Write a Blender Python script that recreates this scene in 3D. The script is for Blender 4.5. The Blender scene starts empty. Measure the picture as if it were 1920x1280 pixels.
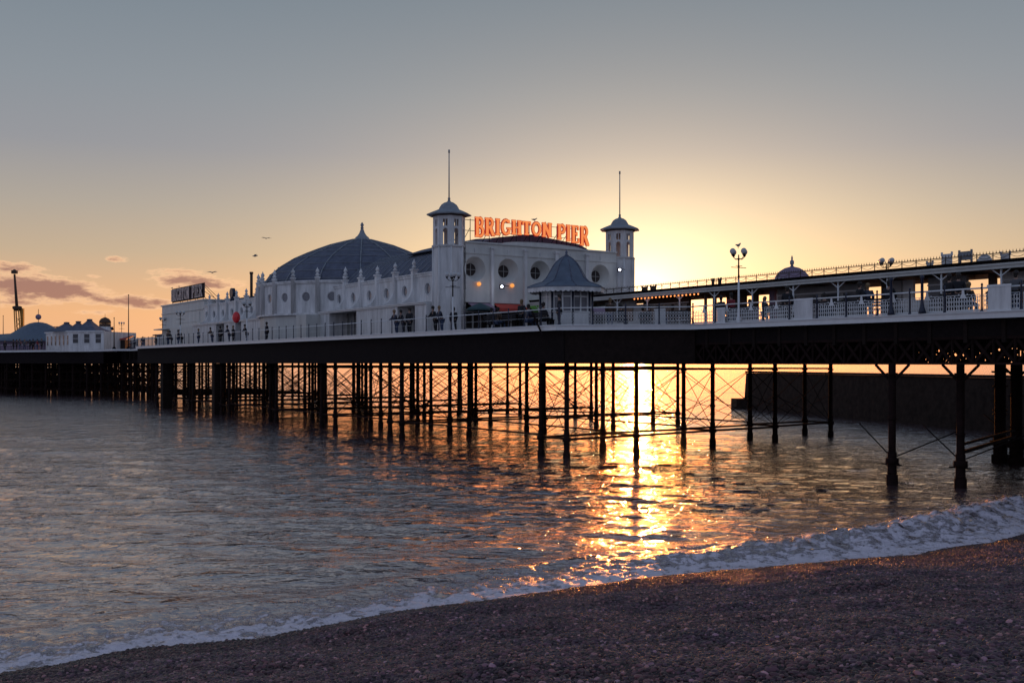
import bpy, bmesh, math, random
import numpy as np
from mathutils import Vector, Matrix, noise as mnoise
random.seed(7); rng = np.random.default_rng(7)
S = bpy.context.scene
COL = S.collection
R = math.radians
# ---------------------------------------------------------------- camera
EYE = 5.5
cd = bpy.data.cameras.new('camera'); cam = bpy.data.objects.new('camera', cd); COL.objects.link(cam)
cam.location = (0, 0, EYE); cam.rotation_euler = (R(90), 0, 0)
cd.sensor_width = 36; cd.lens = 37.5; cd.shift_y = 40/1920; cd.clip_start = .2; cd.clip_end = 60000
S.camera = cam
S.view_settings.view_transform = 'Standard'; S.view_settings.look = 'None'
S.view_settings.exposure = 0; S.view_settings.gamma = 1; S.view_settings.use_curve_mapping = False
# ---------------------------------------------------------------- world
SUN_AZ, SUN_EL = 6.75, 3.7
W = bpy.data.worlds.new('World'); S.world = W; W.use_nodes = True
nt = W.node_tree; nt.nodes.clear()
def nmath(T, op, a, b=None, c=None, clamp=False):
    n = T.nodes.new('ShaderNodeMath'); n.operation = op; n.use_clamp = clamp
    for i, v in enumerate((a, b, c)):
        if v is None: continue
        if isinstance(v, (int, float)): n.inputs[i].default_value = v
        else: T.links.new(v, n.inputs[i])
    return n.outputs[0]
def nramp(T, fac, stops, interp='LINEAR'):
    n = T.nodes.new('ShaderNodeValToRGB'); cr = n.color_ramp; cr.interpolation = interp
    while len(cr.elements) < len(stops): cr.elements.new(.5)
    for e, (p, c) in zip(cr.elements, stops): e.position = p; e.color = (*c[:3], 1)
    T.links.new(fac, n.inputs[0]); return n.outputs[0]
def nmix(T, fac, a, b, mode='MIX'):
    n = T.nodes.new('ShaderNodeMix'); n.data_type = 'RGBA'; n.blend_type = mode
    for k, v in (('Factor', fac), ('A', a), ('B', b)):
        s = [i for i in n.inputs if i.name == k and (i.type == 'RGBA' if k != 'Factor' else i.type == 'VALUE')][0]
        if isinstance(v, (int, float)): s.default_value = v
        elif isinstance(v, tuple): s.default_value = (*v[:3], 1)
        else: T.links.new(v, s)
    return [o for o in n.outputs if o.type == 'RGBA'][0]
def lin(r, g, b):
    f = lambda c: ((c/255)/12.92 if c/255 <= .04045 else ((c/255+.055)/1.055)**2.4)
    return (f(r), f(g), f(b))
def build_world(T):
    out = T.nodes.new('ShaderNodeOutputWorld')
    tc = T.nodes.new('ShaderNodeTexCoord'); sep = T.nodes.new('ShaderNodeSeparateXYZ')
    T.links.new(tc.outputs['Generated'], sep.inputs[0])
    x, y, z = sep.outputs
    el = nmath(T, 'MULTIPLY', nmath(T, 'ARCSINE', z), 180/math.pi)
    az = nmath(T, 'MULTIPLY', nmath(T, 'ARCTAN2', x, y), 180/math.pi)
    daz = nmath(T, 'SUBTRACT', az, SUN_AZ)
    # clear-sky gradient of the evening side
    elf = nmath(T, 'DIVIDE', nmath(T, 'MAXIMUM', el, 0), 90, clamp=True)
    west = nramp(T, elf, [(0, lin(232,176,136)), (2.5/90, lin(234,177,129)), (5.6/90, lin(192,169,143)), (8/90, lin(171,161,150)),
                          (11/90, lin(146,147,153)), (14/90, lin(136,143,151)), (19/90, lin(119,131,142)), (40/90, lin(92,107,126)), (1, lin(70,88,116))])
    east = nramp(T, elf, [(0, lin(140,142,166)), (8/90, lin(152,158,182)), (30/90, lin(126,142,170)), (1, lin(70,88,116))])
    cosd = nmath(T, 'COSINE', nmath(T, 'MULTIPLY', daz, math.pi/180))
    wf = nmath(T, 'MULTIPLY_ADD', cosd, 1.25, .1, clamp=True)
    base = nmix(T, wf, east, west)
    # glow round the low sun
    de = nmath(T, 'SUBTRACT', el, SUN_EL+.1)
    def gl(wa, we, p=1.0):
        q = nmath(T, 'ADD', nmath(T, 'POWER', nmath(T, 'ABSOLUTE', nmath(T, 'DIVIDE', daz, wa)), 2),
                  nmath(T, 'POWER', nmath(T, 'ABSOLUTE', nmath(T, 'DIVIDE', de, we)), 2))
        return nmath(T, 'EXPONENT', nmath(T, 'MULTIPLY', nmath(T, 'POWER', q, p/2), -1))
    def scaled(f, c):
        v = T.nodes.new('ShaderNodeVectorMath'); v.operation = 'SCALE'; v.inputs[0].default_value = c
        T.links.new(f, v.inputs['Scale']); return v.outputs[0]
    def add(a, b):
        v = T.nodes.new('ShaderNodeVectorMath'); v.operation = 'ADD'; T.links.new(a, v.inputs[0]); T.links.new(b, v.inputs[1]); return v.outputs[0]
    glow = add(scaled(gl(2.6, 1.7), (1.5, 1.35, .95)), scaled(gl(14.3, 6.9, 2.0), (.55, .37, .16)))
    hz = nmath(T, 'EXPONENT', nmath(T, 'MULTIPLY', nmath(T, 'ADD', nmath(T, 'POWER', nmath(T, 'ABSOLUTE', nmath(T, 'DIVIDE', daz, 12.5)), 2), nmath(T, 'POWER', nmath(T, 'ABSOLUTE', nmath(T, 'DIVIDE', el, 2.5)), 2)), -1))
    glow = add(glow, scaled(hz, (4.6, .85, .0)))
    # small evening clouds low over the sea
    cv = T.nodes.new('ShaderNodeCombineXYZ'); T.links.new(nmath(T, 'MULTIPLY', az, .5), cv.inputs[0]); T.links.new(nmath(T, 'MULTIPLY', el, 1.6), cv.inputs[1])
    nz = T.nodes.new('ShaderNodeTexNoise'); nz.inputs['Scale'].default_value = 2.3; nz.inputs['Detail'].default_value = 9; nz.inputs['Roughness'].default_value = .62
    T.links.new(cv.outputs[0], nz.inputs['Vector'])
    blobs = [(340,522,58,13,1), (395,533,62,9,.9), (20,511,52,8,.95), (-30,545,120,14,1), (70,541,70,13,1), (135,549,48,9,.9), (225,566,70,10,1), (280,572,40,8,.9),
             (218,491,20,5,.85), (20,572,80,8,.8), (175,523,16,3,.5), (-160,520,90,16,1), (90,560,60,6,.6), (180,589,40,4,.6), (-300,570,120,12,1)]
    dens = None
    for bx, by, sx, sy, am in blobs:
        a0 = math.degrees(math.atan2(bx-960, 2000)); e0 = math.degrees(math.atan2(680-by, 2080)); sa = sx/37; se = sy/31
        q = nmath(T, 'ADD', nmath(T, 'POWER', nmath(T, 'ABSOLUTE', nmath(T, 'DIVIDE', nmath(T, 'SUBTRACT', az, a0), sa)), 2),
                  nmath(T, 'POWER', nmath(T, 'ABSOLUTE', nmath(T, 'DIVIDE', nmath(T, 'SUBTRACT', el, e0), se)), 2))
        g = nmath(T, 'MULTIPLY', nmath(T, 'EXPONENT', nmath(T, 'MULTIPLY', q, -1)), am)
        dens = g if dens is None else nmath(T, 'ADD', dens, g)
    nzz = nmath(T, 'MULTIPLY', nmath(T, 'SUBTRACT', nz.outputs['Fac'], .5), 2.6)
    raw = nmath(T, 'ADD', dens, nmath(T, 'MULTIPLY', nzz, nmath(T, 'MINIMUM', nmath(T, 'MULTIPLY', dens, 2.2), 1)))
    cm = nmath(T, 'MULTIPLY', nmath(T, 'SUBTRACT', raw, .24), 2.6, clamp=True)
    core = nmath(T, 'MULTIPLY', nmath(T, 'SUBTRACT', raw, .45), 1.3, clamp=True)
    ccol = nmix(T, core, lin(252,202,158), lin(150,104,100))
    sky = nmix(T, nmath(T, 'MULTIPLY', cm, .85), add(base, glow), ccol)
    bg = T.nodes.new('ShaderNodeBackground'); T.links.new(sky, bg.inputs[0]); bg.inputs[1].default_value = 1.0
    st = T.nodes.new('ShaderNodeTexSky'); st.sky_type = 'NISHITA'; st.sun_disc = False
    st.sun_elevation = R(SUN_EL); st.sun_rotation = R(SUN_AZ); st.dust_density = 1.5; st.ozone_density = 1.5
    bg2 = T.nodes.new('ShaderNodeBackground'); T.links.new(st.outputs[0], bg2.inputs[0]); bg2.inputs[1].default_value = .008
    ad = T.nodes.new('ShaderNodeAddShader'); T.links.new(bg.outputs[0], ad.inputs[0]); T.links.new(bg2.outputs[0], ad.inputs[1])
    T.links.new(ad.outputs[0], out.inputs[0])
build_world(nt)
sd = Vector((math.sin(R(SUN_AZ))*math.cos(R(SUN_EL)), math.cos(R(SUN_AZ))*math.cos(R(SUN_EL)), math.sin(R(SUN_EL))))
sl = bpy.data.lights.new('sun', 'SUN'); sl.energy = 1.2; sl.angle = R(.5); sl.color = (1, .31, .06)
so = bpy.data.objects.new('sun', sl); COL.objects.link(so); so.rotation_euler = sd.to_track_quat('Z', 'Y').to_euler(); so.location = (0, 0, 60)

# ---------------------------------------------------------------- helpers
TX, TY = -.548, .8365       # seaward axis of the pier
def P(t, o, z): return Vector((19.6 + TX*t + TY*o, 44 + TY*t - TX*o, z))
def t_at(x, o):
    q = (x-960)/2000; X0 = 19.6+TY*o; Y0 = 44-TX*o
    return (X0-q*Y0)/(-TX+TY*q)
AX = math.atan2(TY, TX)     # heading of local +x (t) in world
DECK = 7.55
ID = lambda x, y, z: Vector((x, y, z))
class MB:
    def __init__(s, f=ID): s.f = f; s.v = []; s.p = []; s.sm = []
    def add(s, vs, fs, smooth=False):
        b = len(s.v); s.v += [s.f(*v) for v in vs]; s.p += [[b+i for i in f] for f in fs]; s.sm += [smooth]*len(fs); return s
    def box(s, x0, x1, y0, y1, z0, z1):
        vs = [(x, y, z) for z in (z0, z1) for x, y in ((x0,y0),(x1,y0),(x1,y1),(x0,y1))]
        return s.add(vs, [(3,2,1,0),(4,5,6,7),(0,1,5,4),(1,2,6,5),(2,3,7,6),(3,0,4,7)])
    def tube(s, a, b, r, n=6, r2=None, smooth=True):
        a = s.f(*a); b = s.f(*b); r2 = r if r2 is None else r2; d = (b-a).normalized()
        u = d.orthogonal().normalized(); w = d.cross(u); B = len(s.v)
        for p, rr in ((a, r), (b, r2)):
            for i in range(n):
                an = 2*math.pi*i/n; s.v.append(p+u*math.cos(an)*rr+w*math.sin(an)*rr)
        fs = [(B+i, B+(i+1)%n, B+n+(i+1)%n, B+n+i) for i in range(n)]
        s.p += fs; s.sm += [smooth]*n; s.p += [list(range(B+n-1, B-1, -1)), list(range(B+n, B+2*n))]; s.sm += [False]*2; return s
    def bar(s, a, b, w, h):           # rectangular bar between two points, w across, h up
        a = s.f(*a); b = s.f(*b); d = (b-a).normalized(); up = Vector((0,0,1))
        if abs(d.z) > .95: up = Vector((0,1,0))
        sx = d.cross(up).normalized()*w/2; sz = sx.cross(d).normalized()*h/2; B = len(s.v)
        for p in (a, b):
            for i, j in ((-1,-1),(1,-1),(1,1),(-1,1)): s.v.append(p+sx*i+sz*j)
        s.p += [[B+3,B+2,B+1,B],[B+4,B+5,B+6,B+7]]+[[B+i,B+(i+1)%4,B+4+(i+1)%4,B+4+i] for i in range(4)]; s.sm += [False]*6; return s
    def lathe(s, c, prof, n=16, smooth=True, a0=0., cap=True):
        vs = [(c[0]+r*math.cos(a0+2*math.pi*i/n), c[1]+r*math.sin(a0+2*math.pi*i/n), c[2]+z) for r, z in prof for i in range(n)]
        fs = [(k*n+i, k*n+(i+1)%n, (k+1)*n+(i+1)%n, (k+1)*n+i) for k in range(len(prof)-1) for i in range(n)]
        s.add(vs, fs, smooth)
        if cap:
            B = len(s.v)-len(vs); s.p += [list(range(B+n-1, B-1, -1)), list(range(B+(len(prof)-1)*n, B+len(prof)*n))]; s.sm += [False]*2
        return s
    def ball(s, c, r, n=10, m=7, sx=1, sy=1, sz=1):
        vs = []; fs = []
        for k in range(m+1):
            ph = math.pi*k/m
            rr = max(math.sin(ph), .002)
            vs += [(c[0]+sx*r*rr*math.cos(2*math.pi*i/n), c[1]+sy*r*rr*math.sin(2*math.pi*i/n), c[2]-sz*r*math.cos(ph)) for i in range(n)]
        for k in range(m): fs += [(k*n+i, k*n+(i+1)%n, (k+1)*n+(i+1)%n, (k+1)*n+i) for i in range(n)]
        return s.add(vs, fs, True)
    def prism(s, pts, z0, z1):
        n = len(pts); vs = [(p[0], p[1], z0) for p in pts]+[(p[0], p[1], z1) for p in pts]
        return s.add(vs, [list(range(n-1,-1,-1)), list(range(n,2*n))]+[(i,(i+1)%n,n+(i+1)%n,n+i) for i in range(n)])
    def slab(s, pts, g, d0, d1):      # outline pts (a,b) mapped by g(a,b,depth)
        n = len(pts); vs = [g(a,b,d0) for a,b in pts]+[g(a,b,d1) for a,b in pts]
        return s.add(vs, [list(range(n-1,-1,-1)), list(range(n,2*n))]+[(i,(i+1)%n,n+(i+1)%n,n+i) for i in range(n)])
    def hole(s, g, a0, a1, b0, b1, ca, cb, r, dep, r2, n=24):   # wall panel with a round funnel recess
        angs = sorted([2*math.pi*i/n for i in range(n)]+[math.atan2(b-cb, a-ca) % (2*math.pi) for a in (a0,a1) for b in (b0,b1)])
        O = []; C = []; I = []
        for an in angs:
            c, q = math.cos(an), math.sin(an)
            k = min([((a1-ca)/c if c > 1e-9 else (a0-ca)/c if c < -1e-9 else 1e9), ((b1-cb)/q if q > 1e-9 else (b0-cb)/q if q < -1e-9 else 1e9)])
            O.append(g(ca+c*k, cb+q*k, 0)); C.append(g(ca+c*r, cb+q*r, 0)); I.append(g(ca+c*r2, cb+q*r2, dep))
        m = len(angs)
        return s.add(O+C+I, [(i,(i+1)%m,m+(i+1)%m,m+i) for i in range(m)]+[(m+i,m+(i+1)%m,2*m+(i+1)%m,2*m+i) for i in range(m)])
    def disc(s, g, ca, cb, r, dep, n=20):
        return s.add([g(ca+r*math.cos(2*math.pi*i/n), cb+r*math.sin(2*math.pi*i/n), dep) for i in range(n)], [list(range(n))])
    def build(s, name, mat, parent=None):
        me = bpy.data.meshes.new(name); off = wloc(parent)
        me.from_pydata([tuple(v-off) for v in s.v], [], s.p); me.polygons.foreach_set('use_smooth', s.sm)
        bm = bmesh.new(); bm.from_mesh(me); bmesh.ops.recalc_face_normals(bm, faces=bm.faces[:]); bm.to_mesh(me); bm.free()
        me.materials.append(mat); o = bpy.data.objects.new(name, me); COL.objects.link(o); o.parent = parent; return o
def wloc(p):
    v = Vector()
    while p is not None: v = v+Vector(p.location); p = p.parent
    return v
def tag(o, label=None, cat=None, group=None, kind=None):
    for k, v in (('label', label), ('category', cat), ('group', group), ('kind', kind)):
        if v: o[k] = v
    return o
def thing(name, loc, label, cat, group=None, rz=0):
    o = bpy.data.objects.new(name, None); COL.objects.link(o); o.location = loc; o.rotation_euler = (0,0,rz); o.empty_display_size = .2
    return tag(o, label, cat, group)
def copy_tree(o, parent=None):
    c = o.copy(); COL.objects.link(c); c.parent = parent
    for ch in o.children: copy_tree(ch, c)
    return c
def struct(name, mb, m): return tag(mb.build(name, m), kind='structure')

def mat(name, col, rough=.6, metal=0, var=.12, vs=3., bump=.0, bs=20., emit=None, es=0, spec=.5, streak=0, coat=0):
    m = bpy.data.materials.new(name); m.use_nodes = True; T = m.node_tree; b = T.nodes['Principled BSDF']
    b.inputs['Roughness'].default_value = rough; b.inputs['Metallic'].default_value = metal; b.inputs['Specular IOR Level'].default_value = spec
    tc = T.nodes.new('ShaderNodeNewGeometry')
    if var:
        n = T.nodes.new('ShaderNodeTexNoise'); n.inputs['Scale'].default_value = vs; n.inputs['Detail'].default_value = 6; n.inputs['Roughness'].default_value = .65
        mp = T.nodes.new('ShaderNodeMapping'); T.links.new(tc.outputs['Position'], mp.inputs[0]); T.links.new(mp.outputs[0], n.inputs['Vector'])
        if streak: mp.inputs['Scale'].default_value = (1, 1, .18)
        f = nmath(T, 'MULTIPLY_ADD', nmath(T, 'SUBTRACT', n.outputs['Fac'], .5), 2.2, .5, clamp=True)
        c = nmix(T, f, tuple(min(1, x*(1-var)) for x in col), tuple(min(1, x*(1+var)) for x in col))
        T.links.new(c, b.inputs['Base Color'])
        T.links.new(nmath(T, 'MULTIPLY_ADD', n.outputs['Fac'], .2, rough-.1, clamp=True), b.inputs['Roughness'])
    else: b.inputs['Base Color'].default_value = (*col, 1)
    if bump:
        n2 = T.nodes.new('ShaderNodeTexNoise'); n2.inputs['Scale'].default_value = bs; n2.inputs['Detail'].default_value = 4
        T.links.new(tc.outputs['Position'], n2.inputs['Vector'])
        bp = T.nodes.new('ShaderNodeBump'); bp.inputs['Strength'].default_value = bump; bp.inputs['Distance'].default_value = .05
        T.links.new(n2.outputs['Fac'], bp.inputs['Height']); T.links.new(bp.outputs[0], b.inputs['Normal'])
    if emit: b.inputs['Emission Color'].default_value = (*emit, 1); b.inputs['Emission Strength'].default_value = es
    return m
M = dict(
 white=mat('white_paint', (.67,.655,.65), .55, var=.32, vs=1.8, bump=.25, bs=8, streak=1),
 white2=mat('cream_paint', (.60,.59,.56), .55, var=.16, vs=1.1, bump=.15, bs=8, streak=1),
 trim=mat('white_trim', (.74,.74,.74), .45, var=.08, vs=2),
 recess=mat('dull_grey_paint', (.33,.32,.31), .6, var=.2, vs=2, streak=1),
 slate=mat('grey_lead_roof', (.105,.115,.16), .75, var=.35, vs=1.6, bump=.4, bs=3, streak=1),
 slate2=mat('blue_grey_roof', (.11,.14,.19), .6, var=.25, vs=2, bump=.3, bs=4),
 lead=mat('pale_lead', (.26,.28,.31), .6, var=.2, vs=3),
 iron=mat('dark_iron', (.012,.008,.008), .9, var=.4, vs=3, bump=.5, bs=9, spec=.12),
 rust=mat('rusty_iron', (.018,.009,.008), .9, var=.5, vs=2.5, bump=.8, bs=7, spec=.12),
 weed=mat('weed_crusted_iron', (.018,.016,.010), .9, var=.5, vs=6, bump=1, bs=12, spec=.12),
 navy=mat('dark_blue_paint', (.015,.02,.045), .4, var=.2),
 timber=mat('dark_timber', (.02,.013,.011), .9, var=.4, vs=3, bump=.5, bs=10, spec=.12),
 glass=mat('dark_glass', (.05,.05,.055), .12, var=.3, vs=2),
 glassg=mat('grey_glass', (.17,.17,.19), .2, var=.25, vs=2),
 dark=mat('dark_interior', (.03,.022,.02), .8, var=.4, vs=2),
 stone=mat('wet_stone', (.035,.024,.020), .9, var=.5, vs=1.6, bump=1, bs=1.8, spec=.12),
 red=mat('red_cloth', (.45,.05,.035), .7, var=.15), green=mat('green_cloth', (.12,.33,.03), .7, var=.15),
 mauve=mat('mauve_cloth', (.24,.17,.24), .7, var=.15), teal=mat('dark_green_canvas', (.03,.07,.08), .7),
 yellow=mat('yellow_steel', (.45,.22,.03), .5, var=.2), redp=mat('red_paint', (.4,.04,.03), .5),
 gull=mat('gull_feathers', (.35,.33,.32), .8, var=.3, vs=20), balloon=mat('red_rubber', (.75,.03,.04), .25, var=0),
 letter=mat('lit_orange_face', (.3,.12,.05), .4, var=0, emit=(1,.27,.065), es=.88),
 letter_edge=mat('lit_red_neon', (.2,.02,.01), .4, var=0, emit=(.42,.02,.008), es=.7),
 letter2=mat('unlit_letter', (.62,.5,.46), .5, var=.1), letter2e=mat('unlit_letter_rim', (.10,.07,.075), .5),
 lamp_w=mat('lit_white_lamp', (.9,.9,1), .3, var=0, emit=(.75,.8,1), es=9),
 lamp_o=mat('lit_amber_lamp', (1,.5,.1), .3, var=0, emit=(1,.36,.08), es=.9),
 bulb=mat('red_glass_bulb', (.7,.12,.04), .3, var=0, emit=(1,.3,.08), es=2),
 globe=mat('opal_globe', (.55,.55,.55), .25, var=.05),
 skin=mat('skin', (.32,.19,.14), .6, var=0), black=mat('black_cloth', (.012,.012,.016), .85, var=.2, vs=8),
 denim=mat('blue_denim', (.04,.06,.12), .85), greyc=mat('grey_cloth', (.10,.10,.11), .85), brownc=mat('brown_cloth', (.08,.05,.035), .85),
 redc=mat('dark_red_coat', (.22,.02,.03), .85), hair=mat('dark_hair', (.02,.013,.01), .7, var=.2), hairb=mat('fair_hair', (.22,.14,.07), .7, var=.2),
)
CAP = 95
class Many:      # keeps the first CAP pieces as parts and the rest as one stuff part
    def __init__(s, name, m, parent): s.name, s.m, s.parent, s.items = name, m, parent, []
    def add(s, mb, key): s.items.append((key, mb))
    def flush(s):
        s.items.sort(key=lambda i: i[0])
        for k, mb in s.items[:CAP]: mb.build(s.name, s.m, s.parent)
        rest = MB()
        for k, mb in s.items[CAP:]:
            b = len(rest.v); rest.v += mb.v; rest.p += [[b+i for i in f] for f in mb.p]; rest.sm += mb.sm
        if rest.v: rest.build(s.name+'s', s.m, s.parent)['kind'] = 'stuff'

# ---------------------------------------------------------------- beach and sea
SH = [(-60,-14),(-30,6.0),(-14,15.7),(-9.07,18.9),(-8.1,19.5),(-7.3,20.5),(-6.1,20.95),(-4.9,21.4),(-3.75,22.4),(-2.5,23.6),(-1.3,24.3),(0,25),(1.6,26.1),(3.4,27.2),
      (5.3,28.1),(7.2,28.8),(9.3,29.7),(11.4,30.4),(12.7,31.5),(14.7,32.6),(16.4,34.2),(22,37.6),(40,46),(90,66),(300,130)]
SX = np.array([p[0] for p in SH]); SY = np.array([p[1] for p in SH])
def shore_n(X, Y):           # >0 to seaward
    return (Y-np.interp(X, SX, SY))*.86
def vnoise(X, Y, s, seed):   # smooth value noise
    r = np.random.default_rng(seed); G = r.random((256, 256)); x = X/s+1000; y = Y/s+1000
    xi = np.floor(x).astype(int); yi = np.floor(y).astype(int); fx = x-xi; fy = y-yi; fx = fx*fx*(3-2*fx); fy = fy*fy*(3-2*fy)
    g = lambda a, b: G[a % 256, b % 256]
    return (g(xi,yi)*(1-fx)+g(xi+1,yi)*fx)*(1-fy)+(g(xi,yi+1)*(1-fx)+g(xi+1,yi+1)*fx)*fy
def beach_z(X, Y):
    n = -shore_n(X, Y)
    z = np.where(n > 0, .17*n+.05*(1-np.exp(-np.maximum(n,0)*1.6)), .10*n)
    k = np.clip(n/3, 0, 1)
    z = z+k*((vnoise(X,Y,2.6,3)-.5)*.26+(vnoise(X,Y,.9,4)-.5)*.16+(vnoise(X,Y,.35,5)-.5)*.05)
    z = z+np.where(np.abs(n) < 3, (vnoise(X,Y,.5,6)-.5)*.03, 0)
    return np.clip(z, -3, 6.5)
def grid_obj(name, X, Y, Z, m, attrs=None):
    a, b = X.shape; me = bpy.data.meshes.new(name)
    co = np.stack([X, Y, Z], -1).reshape(-1, 3).astype(np.float32)
    me.vertices.add(len(co)); me.vertices.foreach_set('co', co.ravel())
    i = np.arange(a*b).reshape(a, b); q = np.stack([i[:-1,:-1], i[:-1,1:], i[1:,1:], i[1:,:-1]], -1).reshape(-1, 4)
    me.loops.add(q.size); me.loops.foreach_set('vertex_index', q.ravel().astype(np.int32))
    me.polygons.add(len(q)); me.polygons.foreach_set('loop_start', np.arange(0, q.size, 4, dtype=np.int32))
    me.polygons.foreach_set('use_smooth', np.ones(len(q), bool)); me.update(calc_edges=True)
    if me.polygons[len(q)//2].normal.z < 0: me.flip_normals()
    for k, v in (attrs or {}).items():
        at = me.attributes.new(k, 'FLOAT', 'POINT'); at.data.foreach_set('value', v.ravel().astype(np.float32))
    me.materials.append(m); o = bpy.data.objects.new(name, me); COL.objects.link(o); return o

def beach_mat():
    m = bpy.data.materials.new('shingle'); m.use_nodes = True; T = m.node_tree; b = T.nodes['Principled BSDF']
    g = T.nodes.new('ShaderNodeNewGeometry')
    v = T.nodes.new('ShaderNodeTexVoronoi'); v.inputs['Scale'].default_value = 24; T.links.new(g.outputs['Position'], v.inputs['Vector'])
    sp = T.nodes.new('ShaderNodeSeparateColor'); T.links.new(v.outputs['Color'], sp.inputs[0])
    c = nramp(T, sp.outputs[0], [(0, (.012,.008,.009)), (.5, (.03,.021,.024)), (.85, (.06,.044,.05)), (1, (.12,.09,.09))])
    T.links.new(c, b.inputs['Base Color']); b.inputs['Roughness'].default_value = .7; b.inputs['Specular IOR Level'].default_value = .2
    bp = T.nodes.new('ShaderNodeBump'); bp.invert = True; bp.inputs['Strength'].default_value = .9; bp.inputs['Distance'].default_value = .03
    T.links.new(v.outputs['Distance'], bp.inputs['Height']); T.links.new(bp.outputs[0], b.inputs['Normal'])
    return m
BM = beach_mat()
# one ground sheet (beach running down to the sea bed), dense in front of the camera
gx = np.concatenate([np.linspace(-400,-24,20), np.linspace(-23,40,320), np.linspace(44,400,20)])
gy = np.concatenate([np.linspace(-300,-4,16), np.linspace(-3,42,300), np.linspace(46,600,20)])
XX, YY = np.meshgrid(gx, gy)
tag(grid_obj('beach', XX, YY, beach_z(XX, YY), BM), kind='structure')

def pebble_mat():
    m = bpy.data.materials.new('pebble'); m.use_nodes = True; T = m.node_tree; b = T.nodes['Principled BSDF']
    oi = T.nodes.new('ShaderNodeObjectInfo')
    at = T.nodes.new('ShaderNodeAttribute'); at.attribute_type = 'INSTANCER'; at.attribute_name = 'wet'
    c = nramp(T, oi.outputs['Random'], [(0, (.016,.011,.013)), (.3, (.042,.029,.033)), (.55, (.065,.047,.056)), (.8, (.10,.07,.075)), (.95, (.17,.12,.12)), (1, (.45,.38,.36))])
    c2 = nmix(T, 1.0, c, (.45,.33,.30), 'MULTIPLY')
    g = T.nodes.new('ShaderNodeNewGeometry'); n = T.nodes.new('ShaderNodeTexNoise'); n.inputs['Scale'].default_value = .8; n.inputs['Detail'].default_value = 5; n.inputs['Roughness'].default_value = .7
    T.links.new(g.outputs['Position'], n.inputs['Vector'])
    tint = nramp(T, n.outputs['Fac'], [(.3, (.8,.45,.6)), (.45, (1.35,.82,1.08)), (.55, (1.7,.88,.86)), (.7, (1.2,.92,1.2))])
    T.links.new(nmix(T, 1.0, nmix(T, at.outputs['Fac'], c, c2), tint, 'MULTIPLY'), b.inputs['Base Color'])
    T.links.new(nmath(T, 'MULTIPLY_ADD', nmath(T, 'POWER', nmath(T, 'FRACT', nmath(T, 'MULTIPLY', oi.outputs['Random'], 37)), 2), -.42, .56), b.inputs['Roughness'])
    return m
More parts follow.
